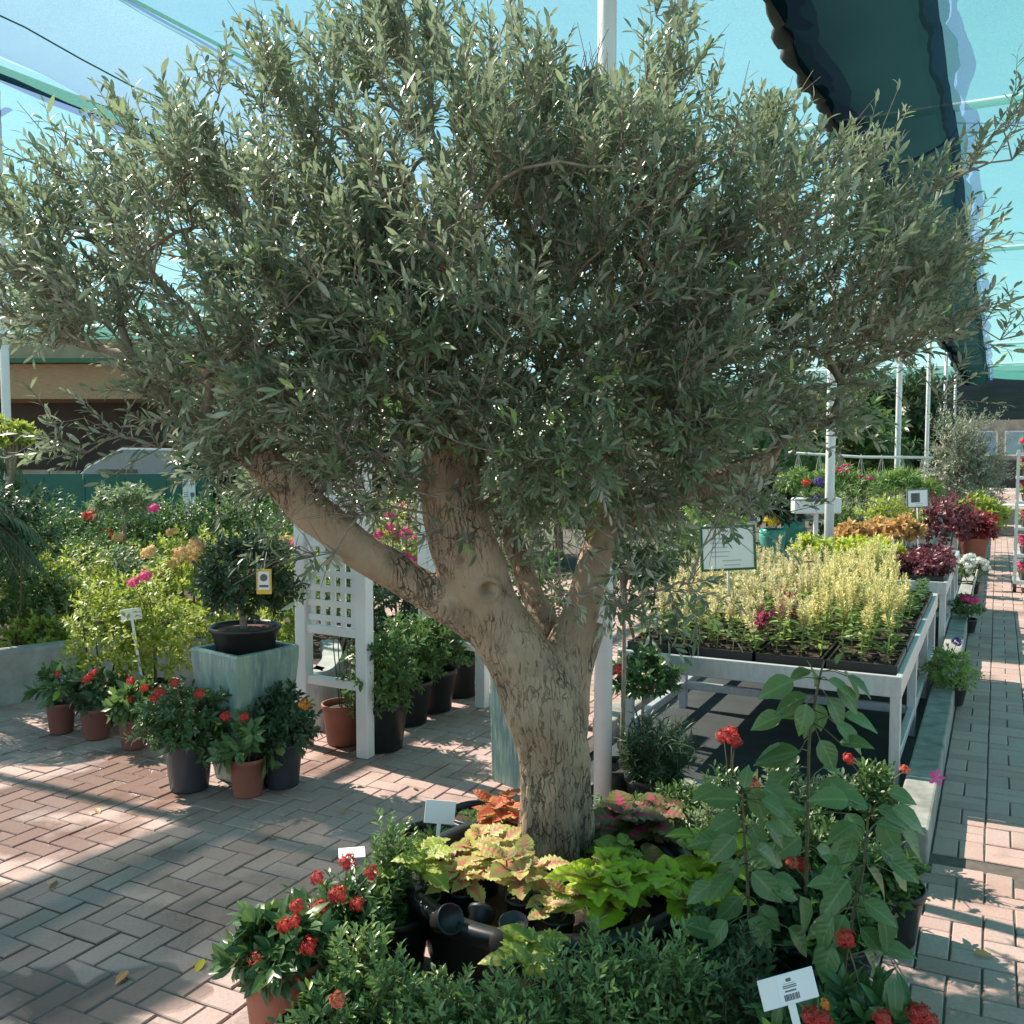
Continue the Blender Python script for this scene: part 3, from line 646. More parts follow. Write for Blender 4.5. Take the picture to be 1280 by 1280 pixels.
# ------------------------------------------------------------------ metal benches
def bench(name, label, FRs, FRw, Ln, Wd, zt=.62, seed=0, legs=(.02, .36, .7, .98)):
    r = empty(name, sw(FRs, FRw), label, 'bench', 'metal plant benches'); o0 = np.array(r.location)
    def L_(s, w, z): return sw(s, w, z)-o0+sw(FRs, FRw)*0+sw(FRs, FRw)-sw(FRs, FRw) if False else U*s-V*w+Z*z
    rm = .105
    for nm, a, c in (('rim', L_(0, 0, zt-rm/2), L_(0, Wd, zt-rm/2)), ('rim', L_(Ln, 0, zt-rm/2), L_(Ln, Wd, zt-rm/2)),
                     ('rim', L_(.016, .015, zt-rm/2), L_(Ln-.016, .015, zt-rm/2)), ('rim', L_(.016, Wd-.015, zt-rm/2), L_(Ln-.016, Wd-.015, zt-rm/2))):
        bevel(MB().bar(a, c, .03, rm).build(nm, M['alu'], r), .004)
    MB().box(L_(Ln/2, Wd/2, zt-.035), (Ln-.06, Wd-.06, .012), (U, V, Z)).build('deck', M['greypot'], r)
    for t in legs:
        for w in (.035, Wd-.035): bevel(MB().bar(L_(Ln*t+.03*(1 if t < .5 else -1), w, 0), L_(Ln*t+.03*(1 if t < .5 else -1), w, zt-rm+.005), .052).build('leg', M['alu'], r), .004)
    for w in (.035, Wd-.035): bevel(MB().bar(L_(.09, w, .17), L_(Ln-.09, w, .17), .04, .05).build('stretcher', M['alu'], r), .004)
    for t in legs[1:]: bevel(MB().bar(L_(Ln*t-.03*(1 if t > .9 else -1), .062, .172), L_(Ln*t-.03*(1 if t > .9 else -1), Wd-.062, .172), .04, .05).build('cross_bar', M['alu'], r), .004)
    for s_, w_ in ((0, .04), (0, .075), (0, Wd-.04), (0, Wd-.075)):
        for z in (zt-.03, zt-.075): MB().tube([L_(s_-.014, w_, z), L_(s_-.019, w_, z)], .006, 8).build('bolt', M['alu'], r)
    return r, L_, o0
FR1 = gp(1128, 846, .62); s1, w1 = FR1@U, FR1@V
B1, L1, O1 = bench('metal_bench', 'galvanised metal bench covered with yellow celosia seedlings', s1, w1, 3.1, 1.48)
FR2 = gp(1184, 728, .62); s2, w2 = FR2@U, FR2@V
B2, L2, O2 = bench('metal_bench', 'galvanised metal bench of lime and burgundy foliage plants', s2, w2, 2.9, 1.48)

# ------------------------------------------------------------------ white garden arch with lattice sides
AP = [gp(382, 931), gp(457, 946), gp(603, 884), gp(532, 868)]
ar = empty('garden_arch', (AP[0]+AP[2])/2, 'white painted timber garden arch with square lattice sides', 'garden arch'); ao = np.array(ar.location)
TOP = 2.12
for p_ in AP: bevel(MB().box(p_-ao+Z*TOP/2, (.075, .075, TOP), (U, V, Z)).build('post', M['white'], ar), .005)
for a, c in ((AP[0], AP[1]), (AP[3], AP[2])):
    a = a-ao; c = c-ao; d = unit(c-a); a = a+d*.037; c = c-d*.037; Ls = np.linalg.norm(c-a)
    for z in (.40, .70, 1.84): bevel(MB().bar(a+Z*z, c+Z*z, .045, .05).build('rail', M['white'], ar), .004)
    nn = 5
    for i in range(nn):
        p_ = a+d*Ls*(i+.5)/nn; MB().bar(p_+Z*.722, p_+Z*1.818, .036, .009, up=np.cross(d, Z)).build('lattice_slat', M['white'], ar)
    off = np.cross(d, Z)*.011
    for i in range(13): z = .77+i*.0855; MB().bar(a+Z*z+off, c+Z*z+off, .008, .036).build('lattice_slat', M['white'], ar)
for a, c in ((AP[0], AP[3]), (AP[1], AP[2])):
    a = a-ao; c = c-ao; bevel(MB().bar(a+Z*(TOP+.045)-unit(c-a)*.2, c+Z*(TOP+.045)+unit(c-a)*.2, .04, .088).build('beam', M['white'], ar), .006)
for i in range(6):
    t = (i+.5)/6; a = AP[0]*(1-t)+AP[3]*t-ao; c = AP[1]*(1-t)+AP[2]*t-ao; d = unit(c-a)
    bevel(MB().bar(a+Z*(TOP+.11)-d*.1, c+Z*(TOP+.11)+d*.1, .035, .045).build('rafter', M['white'], ar), .004)

# ================================================================== THE OLIVE TREE
PXM = F/3.4
TB = dp(690, 1112, 3.4); TREE = empty('olive_tree', TB, 'big old olive tree with forked bare trunk and dense grey-green crown', 'olive tree')
def limb(pts): return [(dp(p[0], p[1], p[3])-TB, p[2]/PXM) for p in pts]
limbs = [limb([(688, 1150, 56, 3.4), (689, 1105, 49, 3.4), (692, 1040, 46, 3.4), (694, 980, 44, 3.4), (690, 930, 47, 3.4), (678, 880, 51, 3.4), (656, 835, 46, 3.4), (628, 790, 42, 3.4), (603, 740, 40, 3.38), (585, 695, 43, 3.37), (572, 650, 41, 3.36), (563, 600, 38, 3.36), (566, 560, 34, 3.36), (585, 515, 28, 3.36), (602, 478, 25, 3.36)]),
         limb([(640, 815, 28, 3.42), (595, 778, 27, 3.4), (550, 750, 24, 3.36), (505, 722, 23, 3.33), (450, 688, 24, 3.3), (395, 642, 26, 3.28), (345, 592, 24, 3.26), (312, 560, 20, 3.26), (288, 526, 17, 3.27)]),
         limb([(690, 880, 38, 3.45), (704, 830, 33, 3.48), (720, 785, 29, 3.5), (734, 735, 24, 3.52), (744, 690, 22, 3.55), (757, 655, 20, 3.58), (795, 640, 18, 3.6), (860, 612, 18, 3.65), (925, 592, 18, 3.7), (965, 572, 13, 3.72)]),
         limb([(700, 850, 24, 3.55), (685, 790, 19, 3.62), (668, 750, 17, 3.68), (652, 705, 16, 3.74), (642, 660, 15, 3.8), (660, 600, 13, 3.85), (690, 540, 9, 3.9)]),
         limb([(696, 1040, 34, 3.46), (708, 980, 28, 3.5), (714, 940, 22, 3.52), (720, 880, 17, 3.56), (728, 830, 15, 3.6), (748, 780, 14, 3.66)]),
         limb([(744, 690, 18, 3.55), (762, 610, 14, 3.56), (790, 520, 10, 3.55), (820, 440, 7, 3.55)]),
         limb([(566, 570, 20, 3.36), (520, 515, 15, 3.33), (505, 470, 9, 3.3)])]
b = MB()
for lb in limbs:
    p_ = spline([q_[0] for q_ in lb], 5); rr_ = np.interp(np.linspace(0, len(lb)-1, len(p_)), range(len(lb)), [q_[1] for q_ in lb]); b.tube(p_, rr_, 16)
tmp = b.build('trunk', M['bark'])
md = tmp.modifiers.new('r', 'REMESH'); md.mode = 'VOXEL'; md.voxel_size = .009; md.use_smooth_shade = True
md = tmp.modifiers.new('s', 'SMOOTH'); md.factor = .5; md.iterations = 7
me = bpy.data.meshes.new_from_object(tmp.evaluated_get(bpy.context.evaluated_depsgraph_get())); bpy.data.objects.remove(tmp)
co = np.empty(len(me.vertices)*3, np.float32); me.vertices.foreach_get('co', co); co = co.reshape(-1, 3); nr = np.empty_like(co); me.vertices.foreach_get('normal', nr.ravel()) if False else None
nr = np.array([v.normal for v in me.vertices]); dsp = np.empty(len(co))
for i, v in enumerate(co):
    p_ = Vector(v); low = max(0., min(1., (.75-v[2])/.6))
    big = noise.noise(p_*6)*.014+low*low*.02*math.sin(math.atan2(v[1], v[0])*5+v[2]*4)+noise.noise(Vector((v[0]*16, v[1]*16, v[2]*3.5)))*.007*(.5+low)
    rd = 1-abs(noise.noise(Vector((v[0]*30+noise.noise(p_*9)*1.5, v[1]*30, v[2]*5))))*2
    dsp[i] = big-max(0, rd-.72)*.03*(.35+low)
for hx, hy, hY, hr in ((609, 737, 3.26, .02), (527, 613, 3.25, .017), (575, 700, 3.24, .012), (572, 672, 3.24, .01)):
    q = dp(hx, hy, hY)-TB; dd = np.linalg.norm((co-q)*np.array([1, .3, 1]), axis=1); front = (co[:, 1] < .06)
    dsp += np.where(front, -.05*np.exp(-(dd/hr)**2)*(hr/.02)+.018*np.exp(-((dd-hr*1.7)/(hr*.6))**2)*(hr/.02), 0)
co += nr*dsp[:, None]; me.vertices.foreach_set('co', co.astype(np.float32).ravel()); me.update(); me.shade_smooth()
link('trunk', me, TREE)
# crown: ellipsoids (photo px centre, radii, depth, depth radius)
rng = np.random.default_rng(21)
EL = [(330, 345, 245, 180, 3.4, .8), (600, 325, 280, 215, 3.35, 1.0), (860, 370, 250, 230, 3.5, .85), (125, 335, 110, 110, 3.35, .5), (1060, 340, 110, 130, 3.55, .5),
      (640, 610, 210, 85, 3.5, .6), (450, 580, 190, 90, 3.4, .5), (560, 500, 200, 130, 3.1, .4), (760, 500, 200, 130, 3.2, .4), (380, 480, 170, 110, 3.15, .4), (840, 590, 130, 95, 3.55, .5), (560, 110, 110, 50, 3.4, .6), (350, 155, 95, 50, 3.4, .5), (820, 150, 80, 50, 3.4, .4), (970, 190, 80, 60, 3.5, .4), 
      (200, 245, 80, 55, 3.4, .4), (45, 370, 60, 95, 3.4, .35), (1125, 370, 80, 100, 3.6, .4), (480, 95, 80, 40, 3.3, .4), (690, 215, 110, 70, 3.1, .5), (960, 460, 160, 90, 3.6, .5)]
vol = np.array([e[2]*e[3]*e[5] for e in EL])**.85; NA = 1150
ch = rng.choice(len(EL), NA, p=vol/vol.sum()); d = unit(rng.normal(0, 1, (NA, 3)))*rng.uniform(0, 1, (NA, 1))**.42
ctr = np.array([dp(e[0], e[1], e[4])-TB for e in EL]); sc = np.array([[e[2]/PXM, e[5], e[3]/PXM] for e in EL])
AT = ctr[ch]+d*sc[ch]; ax_, ay_, _f = proj(AT+TB); AT = AT[~((ay_ < 215-.42*ax_) & (ax_ < 330)) & ~((ay_ < 135+(ax_-900)*.4) & (ax_ > 900)) & ~((ay_ < 130) & (ax_ > 700) & (ax_ < 800))]
extra = [(80, 555, 3.2), (150, 545, 3.22), (200, 560, 3.25), (110, 565, 3.2), (1255, 165, 3.4), (1210, 215, 3.4), (1165, 240, 3.4), (1250, 425, 3.5), (1200, 400, 3.5), (1185, 340, 3.5), (1265, 200, 3.4), (1130, 450, 3.6), (1175, 500, 3.7),
         (912, 655, 2.9), (860, 730, 3.0), (900, 640, 3.0), (835, 735, 3.1), (395, 695, 3.0), (420, 690, 3.05), (700, 740, 3.2), (820, 20, 3.3), (850, 50, 3.3), (480, 10, 3.3), (640, 150, 2.6), (620, 200, 2.6), (980, 300, 2.75), (950, 270, 2.75), (1000, 330, 2.8), (450, 300, 2.7), (780, 760, 3.3), (800, 700, 3.3)]
AT = np.concatenate([AT, np.array([dp(*e) for e in extra])-TB])
nodes = []; par = []
for li, lb in enumerate(limbs):
    p_ = spline([q_[0] for q_ in lb], 4)
    for k, q in enumerate(p_):
        if li == 0 and q[2] < .95: continue
        if li == 2 and q[2] < 1.1: continue
        if li in (4,): continue
        if li == 1 and k < len(p_)*.62: continue
        if li == 3 and k < len(p_)*.5: continue
        nodes.append(q); par.append(-1)
nodes = list(nodes); A0 = np.array(nodes); dist = np.min(np.linalg.norm(AT[:, None]-A0[None], axis=2), axis=1)
edges = []; isend = []; NB = np.zeros((9000, 3)); NB[:len(nodes)] = A0; nn = len(nodes); depth = [0]*nn
for i in np.argsort(dist):
    t_ = AT[i]; dd = np.linalg.norm(NB[:nn]-t_, axis=1)+.05*np.array(depth)*.25+np.maximum(0, NB[:nn, 2]-t_[2]+.05)*.5
    j = int(np.argmin(dd)); s_ = NB[j].copy(); L_ = np.linalg.norm(t_-s_); prev = j
    for f_ in ((.5, 1.) if L_ < .35 else (.33, .66, 1.)):
        q = s_+(t_-s_)*f_+(rng.normal(0, .035, 3)*L_+Z*.06*L_ if f_ < 1 else 0)
        NB[nn] = q; edges.append((prev, nn)); depth.append(depth[prev]+1); par.append(prev); prev = nn; nn += 1
    isend.append(prev)
cnt = np.zeros(nn)
for e in isend:
    k = e
    while k >= 0: cnt[k] += 1; k = par[k]
ea = np.array(edges); rad = np.minimum(.0023*np.sqrt(np.maximum(cnt, 1)), .02)
cones(NB[ea[:, 0]], NB[ea[:, 1]], np.minimum(rad[ea[:, 0]], rad[ea[:, 1]]*1.5), rad[ea[:, 1]], M['twig'], TREE, 'branch', 5, 'stuff')
ends = np.array(isend); mids = ea[rng.choice(len(ea), 1000), 1]
org = np.concatenate([np.repeat(NB[ends], 5, 0), np.repeat(NB[mids], 2, 0)]); nt = len(org)
cc = np.array([.0, .1, 1.75]); out = unit((org-cc)*np.array([1, 1, 1.1]))
hgt = np.clip((org[:, 2:3]-1.2)/1.4, 0, 1)
D = unit(out*.75+Z*(.12+.75*hgt)+rng.normal(0, .48, (nt, 3))); Ln = rng.uniform(.10, .27, (nt, 1))
E = org+D*Ln
Pp, Rm, C = along(rng, org, E, 13, .12, .62, True, .05, .35)
n = len(Pp); tone = np.clip(rng.normal(.45, .22, n), 0, .92); tw_f = np.repeat(rng.uniform(0, 1, nt) < .1, 13); tone[tw_f & (np.arange(n) % 13 >= 8)] = 1
size = rng.uniform(.028, .058, n)*np.repeat(rng.uniform(.8, 1.15, nt), 13)
px_, py_, f_ = proj(Pp+TB); ok = ~((f_ < 1.7)) & ~((px_ > 862) & (px_ < 1005) & (py_ > 635) & (py_ < 725) & (np.repeat(rng.uniform(0, 1, nt), 13) < .8)) & ~((py_ > 680) & (px_ > 420) & (px_ < 720) & (np.repeat(rng.uniform(0, 1, nt), 13) < .7)) & ~((py_ > 600) & (px_ > 270) & (px_ < 560) & (np.repeat(rng.uniform(0, 1, nt), 13) < .6)) & ~((py_ < 95) & (px_ > 715) & (px_ < 785)) & ~((py_ < 150-.42*px_) & (px_ < 330)) & ~((py_ < 85+(px_-900)*.4) & (px_ > 900) & (px_ < 1120) & (np.repeat(rng.uniform(0, 1, nt), 13) < .8)); Pp, Rm, size, tone = Pp[ok], Rm[ok], size[ok], tone[ok]
px_, py_, f_ = proj(Pp+TB); hid = np.zeros(len(Pp), bool)       # limbs are kept clean of shoots in front
for (x0, y0, x1, y1, w_, Yl) in ((345, 592, 605, 775, 30, 3.36), (575, 650, 640, 800, 42, 3.4)):
    dx, dy = x1-x0, y1-y0; t_ = np.clip(((px_-x0)*dx+(py_-y0)*dy)/(dx*dx+dy*dy), 0, 1); hid |= (np.hypot(px_-x0-t_*dx, py_-y0-t_*dy) < w_) & (f_ < Yl+.05)
hid &= rng.uniform(0, 1, len(Pp)) < .9
Pp, Rm, size, tone = Pp[~hid], Rm[~hid], size[~hid], tone[~hid]
put_leaves(TREE, G['olive'], Pp, Rm, size, tone, M['olive'], 300, 'crown')
cones(org, C, np.full(nt, .0022), np.full(nt, .0017), M['twig'], TREE, 'twig', 3, 'stuff'); cones(C, E, np.full(nt, .0017), np.full(nt, .0008), M['twig'], TREE, 'twig', 3, 'stuff')

# ================================================================== TUB AND COLEUS ROUND THE TRUNK
tc_ = np.array([TB[0]+.0, TB[1]-.14, 0]); tub = empty('tree_tub', tc_, 'wide black plastic tub around the olive trunk', 'tub')
MB().lathe([(0, .004), (.42, .004), (.44, .02), (.475, .21), (.48, .22), (.515, .225), (.522, .27), (.507, .282), (.47, .28), (.455, .24), (.45, .12)], 56).build('rim', M['blackpot'], tub, True)
b = MB().lathe([(.465, .16), (.4, .168), (.3, .172), (.15, .18), (0, .18)], 40); b.build('soil', M['soil'], tub, True)
def on_tub(px, py, Y, h): p_ = dp(px, py, Y); return np.array([p_[0], p_[1], max(.165, p_[2]-h)])
def coleus(label, px, py, Y, mat, size, nlv=12, h=.2, seed=0, group=None, potr=.055, spreadr=.5, base=None):
    rng = np.random.default_rng(seed+300); p_ = dp(px, py, Y); zb = .165 if base is None else base; hh = max(.1, p_[2]-zb)
    r = empty('potted_coleus', (p_[0], p_[1], zb), label, 'coleus', group); pot(r, potr, .1, 'blackpot')
    nst = 4; size *= 1.18; hh += .03; nlv = int(nlv*1.7); mbs = MB(); pos = []; Dr = []; N0 = []; sz = []
    for k in range(nst):
        a = 2*math.pi*k/nst+seed; top = np.array([math.cos(a)*size*.45, math.sin(a)*size*.45, hh*(1 if k else 1.08)-size*.15]); bs = np.array([math.cos(a)*.012, math.sin(a)*.012, .08])
        mid = (bs+top)/2+np.array([math.cos(a), math.sin(a), 0])*.01; mbs.tube([bs, mid, top], [.004, .0035, .0028], 6)
        lv = max(2, nlv//(2*nst))
        for i in range(lv):
            t = (i+1)/lv; q = bs+(top-bs)*(.35+.65*t) if t < 1 else top
            for sgn in (0, 1):
                an = a+i*1.571+sgn*math.pi+rng.normal(0, .25); el = .15+.35*t+rng.normal(0, .15)
                dv = np.array([math.cos(an)*math.cos(el), math.sin(an)*math.cos(el), math.sin(el)])
                pos.append(q+dv*.012); Dr.append(dv); N0.append(np.array([-dv[0]*.5, -dv[1]*.5-.25, 1.0])+rng.normal(0, .12, 3)); sz.append(size*(1.05-.3*t)*rng.uniform(.85, 1.15))
        for sgn in range(4):
            an = a+sgn*1.571+.5; dv = np.array([math.cos(an)*.6, math.sin(an)*.6, .75]); pos.append(top); Dr.append(dv); N0.append(np.array([-dv[0], -dv[1]-.2, .6])); sz.append(size*.42)
    mbs.build('stem', M['stem'], r, True); n = len(pos)
    put_leaves(r, G['coleus'], np.array(pos), frames(np.array(Dr), unit(np.array(N0))), np.array(sz), rng.uniform(.1, .9, n), M[mat], n)
    return r
coleus('orange-red coleus behind the left edge of the olive trunk', 627, 1012, 3.62, 'col_red', .085, 18, seed=1)
coleus('pink and cream coleus close against the left of the trunk', 607, 1062, 3.28, 'col_pink', .1, 24, seed=2)
coleus('coleus with hot pink centres at the foot of the trunk', 652, 1088, 3.06, 'col_pink', .095, 18, seed=3)
coleus('cream and pale pink coleus above the tipped black pots', 578, 1096, 3.12, 'col_pink', .08, 18, seed=4)
coleus('drooping yellow-green coleus at the left tub edge', 528, 1078, 3.1, 'col_green', .1, 12, seed=5)
coleus('small maroon coleus between the yellow-green ones', 563, 1085, 3.2, 'burgundy', .05, 14, seed=6)
coleus('small peach-streaked coleus in front of the trunk', 697, 1135, 2.93, 'col_pink', .075, 14, seed=7)
coleus('bright lime coleus with maroon midribs, largest leaves at the trunk', 765, 1100, 2.98, 'col_lime', .135, 18, seed=8, potr=.065)
coleus('lime coleus with maroon midribs next to the broad-leaved shrub', 862, 1118, 2.95, 'col_lime', .125, 14, seed=9)
coleus('dark maroon coleus with magenta centres behind the trunk', 800, 1022, 3.55, 'col_dark', .15, 20, seed=10, potr=.07)
coleus('brown-yellow coleus below the dark maroon one', 818, 1090, 3.25, 'col_brown', .1, 18, seed=11)
coleus('plain green coleus under the dark maroon one, right of trunk', 770, 1065, 3.35, 'col_green', .07, 14, seed=12)
coleus('broad plain lime coleus between maroon coleus and shrub', 893, 1062, 3.15, 'lime', .12, 20, seed=13, base=.05)
coleus('low puckered green coleus in front of the tipped pots', 665, 1200, 2.68, 'col_green', .1, 10, seed=14, base=.14)
TP = MB().lathe([(0, .002), (.038, .002), (.052, .088), (.056, .09), (.056, .105), (.051, .105), (.047, .085), (.0, .08)], 24).mesh('pot_shell', M['blackpot'], True)
for (px, py, Y, tx, rz, lab) in ((548, 1158, 2.9, 62, .6, 'empty small black pot tipped over at the tub rim'), (594, 1156, 2.9, -58, -.25, 'small black pot lying upside down beside the tipped one'),
                                 (642, 1165, 2.86, 20, 0, 'small black pot leaning under the hot pink coleus'), (617, 1184, 2.8, 80, 1.1, 'small shiny black pot on its side in front of the others'), (535, 1135, 3.05, 8, 0, 'small black pot standing at the left inside of the tub')):
    p_ = dp(px, py, Y); p_[2] = max(p_[2]+.015, .22); r = empty('nursery_pot', p_, lab, 'pot', 'loose pots in the tub'); o = link('pot_shell', TP, r); o.scale = (.82,)*3; o.rotation_euler = (R(tx), 0, rz); o.location = (0, 0, -.05 if tx < 50 else 0)

# ================================================================== SHRUBS AROUND THE TUB
def base(px, Y): p_ = dp(px, 900, Y); return np.array([p_[0], p_[1], 0])
def top_z(py, Y): return dp(640, py, Y)[2]
RING = 'potted shrubs set round the olive tub'
def ringbush(px, ytop, Y, rx, label, mat='box', geo='box', ll=.03, nt=150, nl=12, solo=0, seed=0, flowers=(), p=(.14, .2), potmat='blackpot', mode='shoots', cat='shrub', name='potted_shrub', fmat='redfl', fr=.022, opp=True, spread=.68, heads=0, rzf=.62):
    zt = top_z(ytop, Y)-.02; zb = p[1]*.8; rz = (zt-zb)*rzf; cz = zt-rz
    return plant(name, label, cat, base(px, Y), cz, rx, rz, nt, nl, geo, ll, mat, p, RING, solo, seed, opp, flowers, fr, fmat, spread, .15, mode, potmat=potmat, heads=heads, bend=.05)
ringbush(352, 1130, 2.72, .16, 'broad-leaved ixora with red flower heads in terracotta pot', 'ixora', 'ixora', .085, 60, 9, 120, 1, [(368, 1152), (386, 1182), (356, 1156), (335, 1215, None, 'coralfl'), (320, 1200, None, 'coralfl'), (350, 1237, None, 'coralfl'), (421, 1250, None, 'coralfl'), (372, 1132), (340, 1278, None, 'coralfl'), (376, 1216)], (.13, .26), 'terra', 'bush', 'ixora', 'potted_ixora', fr=.022, rzf=.6)
ringbush(425, 1085, 2.95, .19, 'ixora with small leaves and scattered red flowers beside tall shrub', 'ixora', 'ixora', .045, 150, 12, 40, 2, [(423, 1118), (447, 1130), (465, 1090), (435, 1076), (400, 1135), (388, 1187), (397, 1097)], (.14, .22), cat='ixora', name='potted_ixora', fr=.024)
ringbush(487, 1000, 3.12, .105, 'tall narrow green shrub beside the blank white tag', ll=.034, nt=110, nl=16, seed=3, solo=20)
ringbush(540, 1040, 3.75, .13, 'small green shrub standing behind the blank white tag', ll=.03, nt=70, seed=4)
ringbush(600, 1015, 3.98, .12, 'small green shrub behind the pink coleus', ll=.03, nt=60, seed=5)
ringbush(440, 1150, 2.62, .15, 'leafy green shrub between ixora and tub rim', ll=.036, nt=150, nl=13, seed=6, solo=40)
ringbush(400, 1235, 2.45, .13, 'low green shrub before the terracotta ixora', 'ixora', 'box', .04, 100, seed=7, flowers=[(422, 1250, 2.35, 'coralfl')], solo=30)
ringbush(492, 1182, 2.5, .12, 'leafy shrub filling the gap left of the tub', ll=.034, nt=110, nl=12, seed=44, solo=20)
ringbush(565, 1212, 2.42, .16, 'dense small-leaved shrub below the tub rim', ll=.034, nt=150, nl=13, seed=8, solo=40)
ringbush(640, 1188, 2.36, .15, 'dense small-leaved shrub below the tipped pots', ll=.032, nt=150, nl=13, seed=9, solo=40)
ringbush(735, 1138, 2.46, .19, 'dense dark small-leaved shrub under the lime coleus', ll=.033, nt=170, nl=13, seed=10, solo=40)
ringbush(835, 1142, 2.5, .19, 'dense dark shrub between lime coleus and price sign', ll=.033, nt=170, nl=13, seed=11, solo=40)
ringbush(925, 1165, 2.45, .17, 'dark shrub tucked behind the price sign', ll=.035, nt=130, seed=12, mat='dark')
ringbush(1010, 1235, 2.22, .12, 'red ixora beside the price sign stem', 'ixora', 'ixora', .08, 40, 8, 50, 13, [(1015, 1270, 2.12), (1030, 1275, 2.1), (1032, 1255, 2.15, 'orangefl', .5)], (.12, .22), mode='bush', cat='ixora', name='potted_ixora', fr=.024)
ringbush(1100, 1225, 2.3, .14, 'red ixora spilling towards the pink paving', 'ixora', 'ixora', .085, 50, 8, 80, 14, [(1104, 1272, 2.15), (1150, 1268, 2.2), (1163, 1278, 2.2), (1058, 1172, 2.4)], (.12, .22), mode='bush', cat='ixora', name='potted_ixora', fr=.024)
ringbush(915, 935, 3.75, .14, 'ixora with one big red head before the first bench', 'ixora', 'box', .045, 90, seed=15, flowers=[(905, 920, 3.7, 'redfl', 1.0), (915, 915, 3.75, 'redfl', .9), (941, 979, 3.5, 'coralfl'), (918, 925, 3.68, 'redfl', 1)], cat='ixora', name='potted_ixora', fr=.028)
ringbush(985, 930, 3.85, .17, 'light green shrub under the first bench edge', 'palegreen', 'box', .042, 130, seed=16, solo=20)
ringbush(890, 985, 3.6, .14, 'pale green small-leaved shrub left of the tall broad-leaved stem', 'palegreen', 'box', .035, 110, seed=17)
ringbush(1095, 945, 3.9, .16, 'light green ixora against the kerb', 'mid', 'box', .045, 130, seed=18, flowers=[(1131, 962, 3.8, 'coralfl'), (1061, 948, 3.8)], cat='ixora', name='potted_ixora', solo=20)
ringbush(1020, 1000, 3.5, .15, 'mid green shrub hidden among the broad leaves', 'mid', 'box', .045, 100, seed=19, flowers=[(990, 1078, 3.0, 'coralfl'), (1003, 1080, 3.0, 'redfl')])
ringbush(775, 985, 3.95, .13, 'small green shrub right of the white pole', ll=.035, nt=80, seed=20)
ringbush(850, 965, 4.0, .14, 'low light shrub below the dark feathery bush', 'mid', 'box', .035, 90, seed=21)
ringbush(818, 880, 4.45, .2, 'dark feathery bush left of the first bench', 'dark', 'narrow', .06, 240, 14, seed=22, rzf=.55)
plant('ball_standard', 'clipped ball-headed ixora standard beside the bench leg', 'ixora', base(805, 4.95), top_z(845, 4.95), .19, .16, 130, 10, 'ixora', .05, 'ixora', (.14, .2), RING, 0, 23, True, [(775, 836, 4.8)], trunk=.012, stems=1)
plant('young_sapling', 'thin tan-stemmed sapling right of the white pole', 'sapling', base(777, 4.6), top_z(690, 4.6), .2, .3, 50, 10, 'ixora', .06, 'dark', (.13, .2), RING, 0, 24, trunk=.013, stems=1)

ringbush(965, 1085, 3.0, .17, 'dark shrub between the two broad-leaved stems', 'dark', 'ixora', .06, 130, 10, seed=25)
ringbush(1045, 1085, 2.95, .16, 'dark shrub under the overhanging broad leaves', 'ixora', 'ixora', .065, 130, 10, seed=26, flowers=[(990, 1078, 2.85, 'coralfl', .8)])
ringbush(1110, 1040, 3.3, .15, 'leafy green shrub at the corner of the kerb', 'mid', 'ixora', .055, 130, 10, seed=27)
ringbush(960, 1010, 3.45, .17, 'bright green shrub behind the leaning broad-leaved stem', 'mid', 'box', .045, 150, 11, seed=28)
ringbush(1050, 955, 3.95, .16, 'yellowish green shrub beside the bench leg', 'palegreen', 'box', .045, 130, 11, seed=29)
ringbush(895, 1125, 2.75, .15, 'dark green shrub beneath the second lime coleus', 'dark', 'box', .04, 130, 11, seed=30)
# broad-leaved shrub: each leaf a part
def broad(label, pts, Y, leaves, seed, potr=.13, flowers=()):
    rng = np.random.default_rng(seed+50); P0 = [dp(x_, y_, Y) for x_, y_ in pts]; loc = np.array([P0[0][0], P0[0][1], 0]); r = empty('broad_leaved_shrub', loc, label, 'shrub', 'broad-leaved shrubs')
    pot(r, potr, .2, 'blackpot'); sp_ = spline([np.array([0, 0, .16])]+[p_-loc for p_ in P0], 4); MB().tube(sp_, np.linspace(.007, .003, len(sp_)), 7).build('stem', M['stem'], r, True)
    pos = []; Dr = []; N0 = []; sz = []; pet = MB()
    leaves = list(leaves)
    for k in range(14):
        x_, y_ = pts[0][0]+(pts[-1][0]-pts[0][0])*(k/14), pts[0][1]+(pts[-1][1]-pts[0][1])*(k/14); sg = 1 if k % 2 else -1
        leaves.append((x_+sg*rng.uniform(8, 45), y_+rng.uniform(-15, 15), sg*rng.uniform(.3, 1), rng.uniform(-.2, .9), rng.uniform(38, 62)))
    for (lx, ly, ux, uy, L_) in leaves:     # leaf base in the photo, pointing direction, length in px
        Yl = Y+rng.uniform(-.16, .12); q = dp(lx, ly, Yl)-loc; dv = unit(np.array([ux, rng.uniform(-.5, .25), -uy])); j = sp_[np.argmin(np.linalg.norm((sp_-q)*[1, .3, 1], axis=1))]
        MB().tube([j, (j+q)/2+Z*.008, q], [.0022, .0018, .0015], 5).build('leaf_stalk', M['stem'], r, True); pos.append(q); Dr.append(dv); sz.append(L_/F*Y*.82); N0.append(unit(np.array([rng.uniform(-.6, .6), rng.uniform(-.9, -.15), .8])))
    n = len(pos)
    put_leaves(r, G['broad'], np.array(pos), frames(np.array(Dr), np.array(N0)), np.array(sz), rng.uniform(.1, .9, n), M['broad'], n)
    for fx, fy, m_ in flowers: put_head(r, dp(fx, fy, Y-.05)-loc, .024, m_, 'petal', (0, -1, .3))
    return r
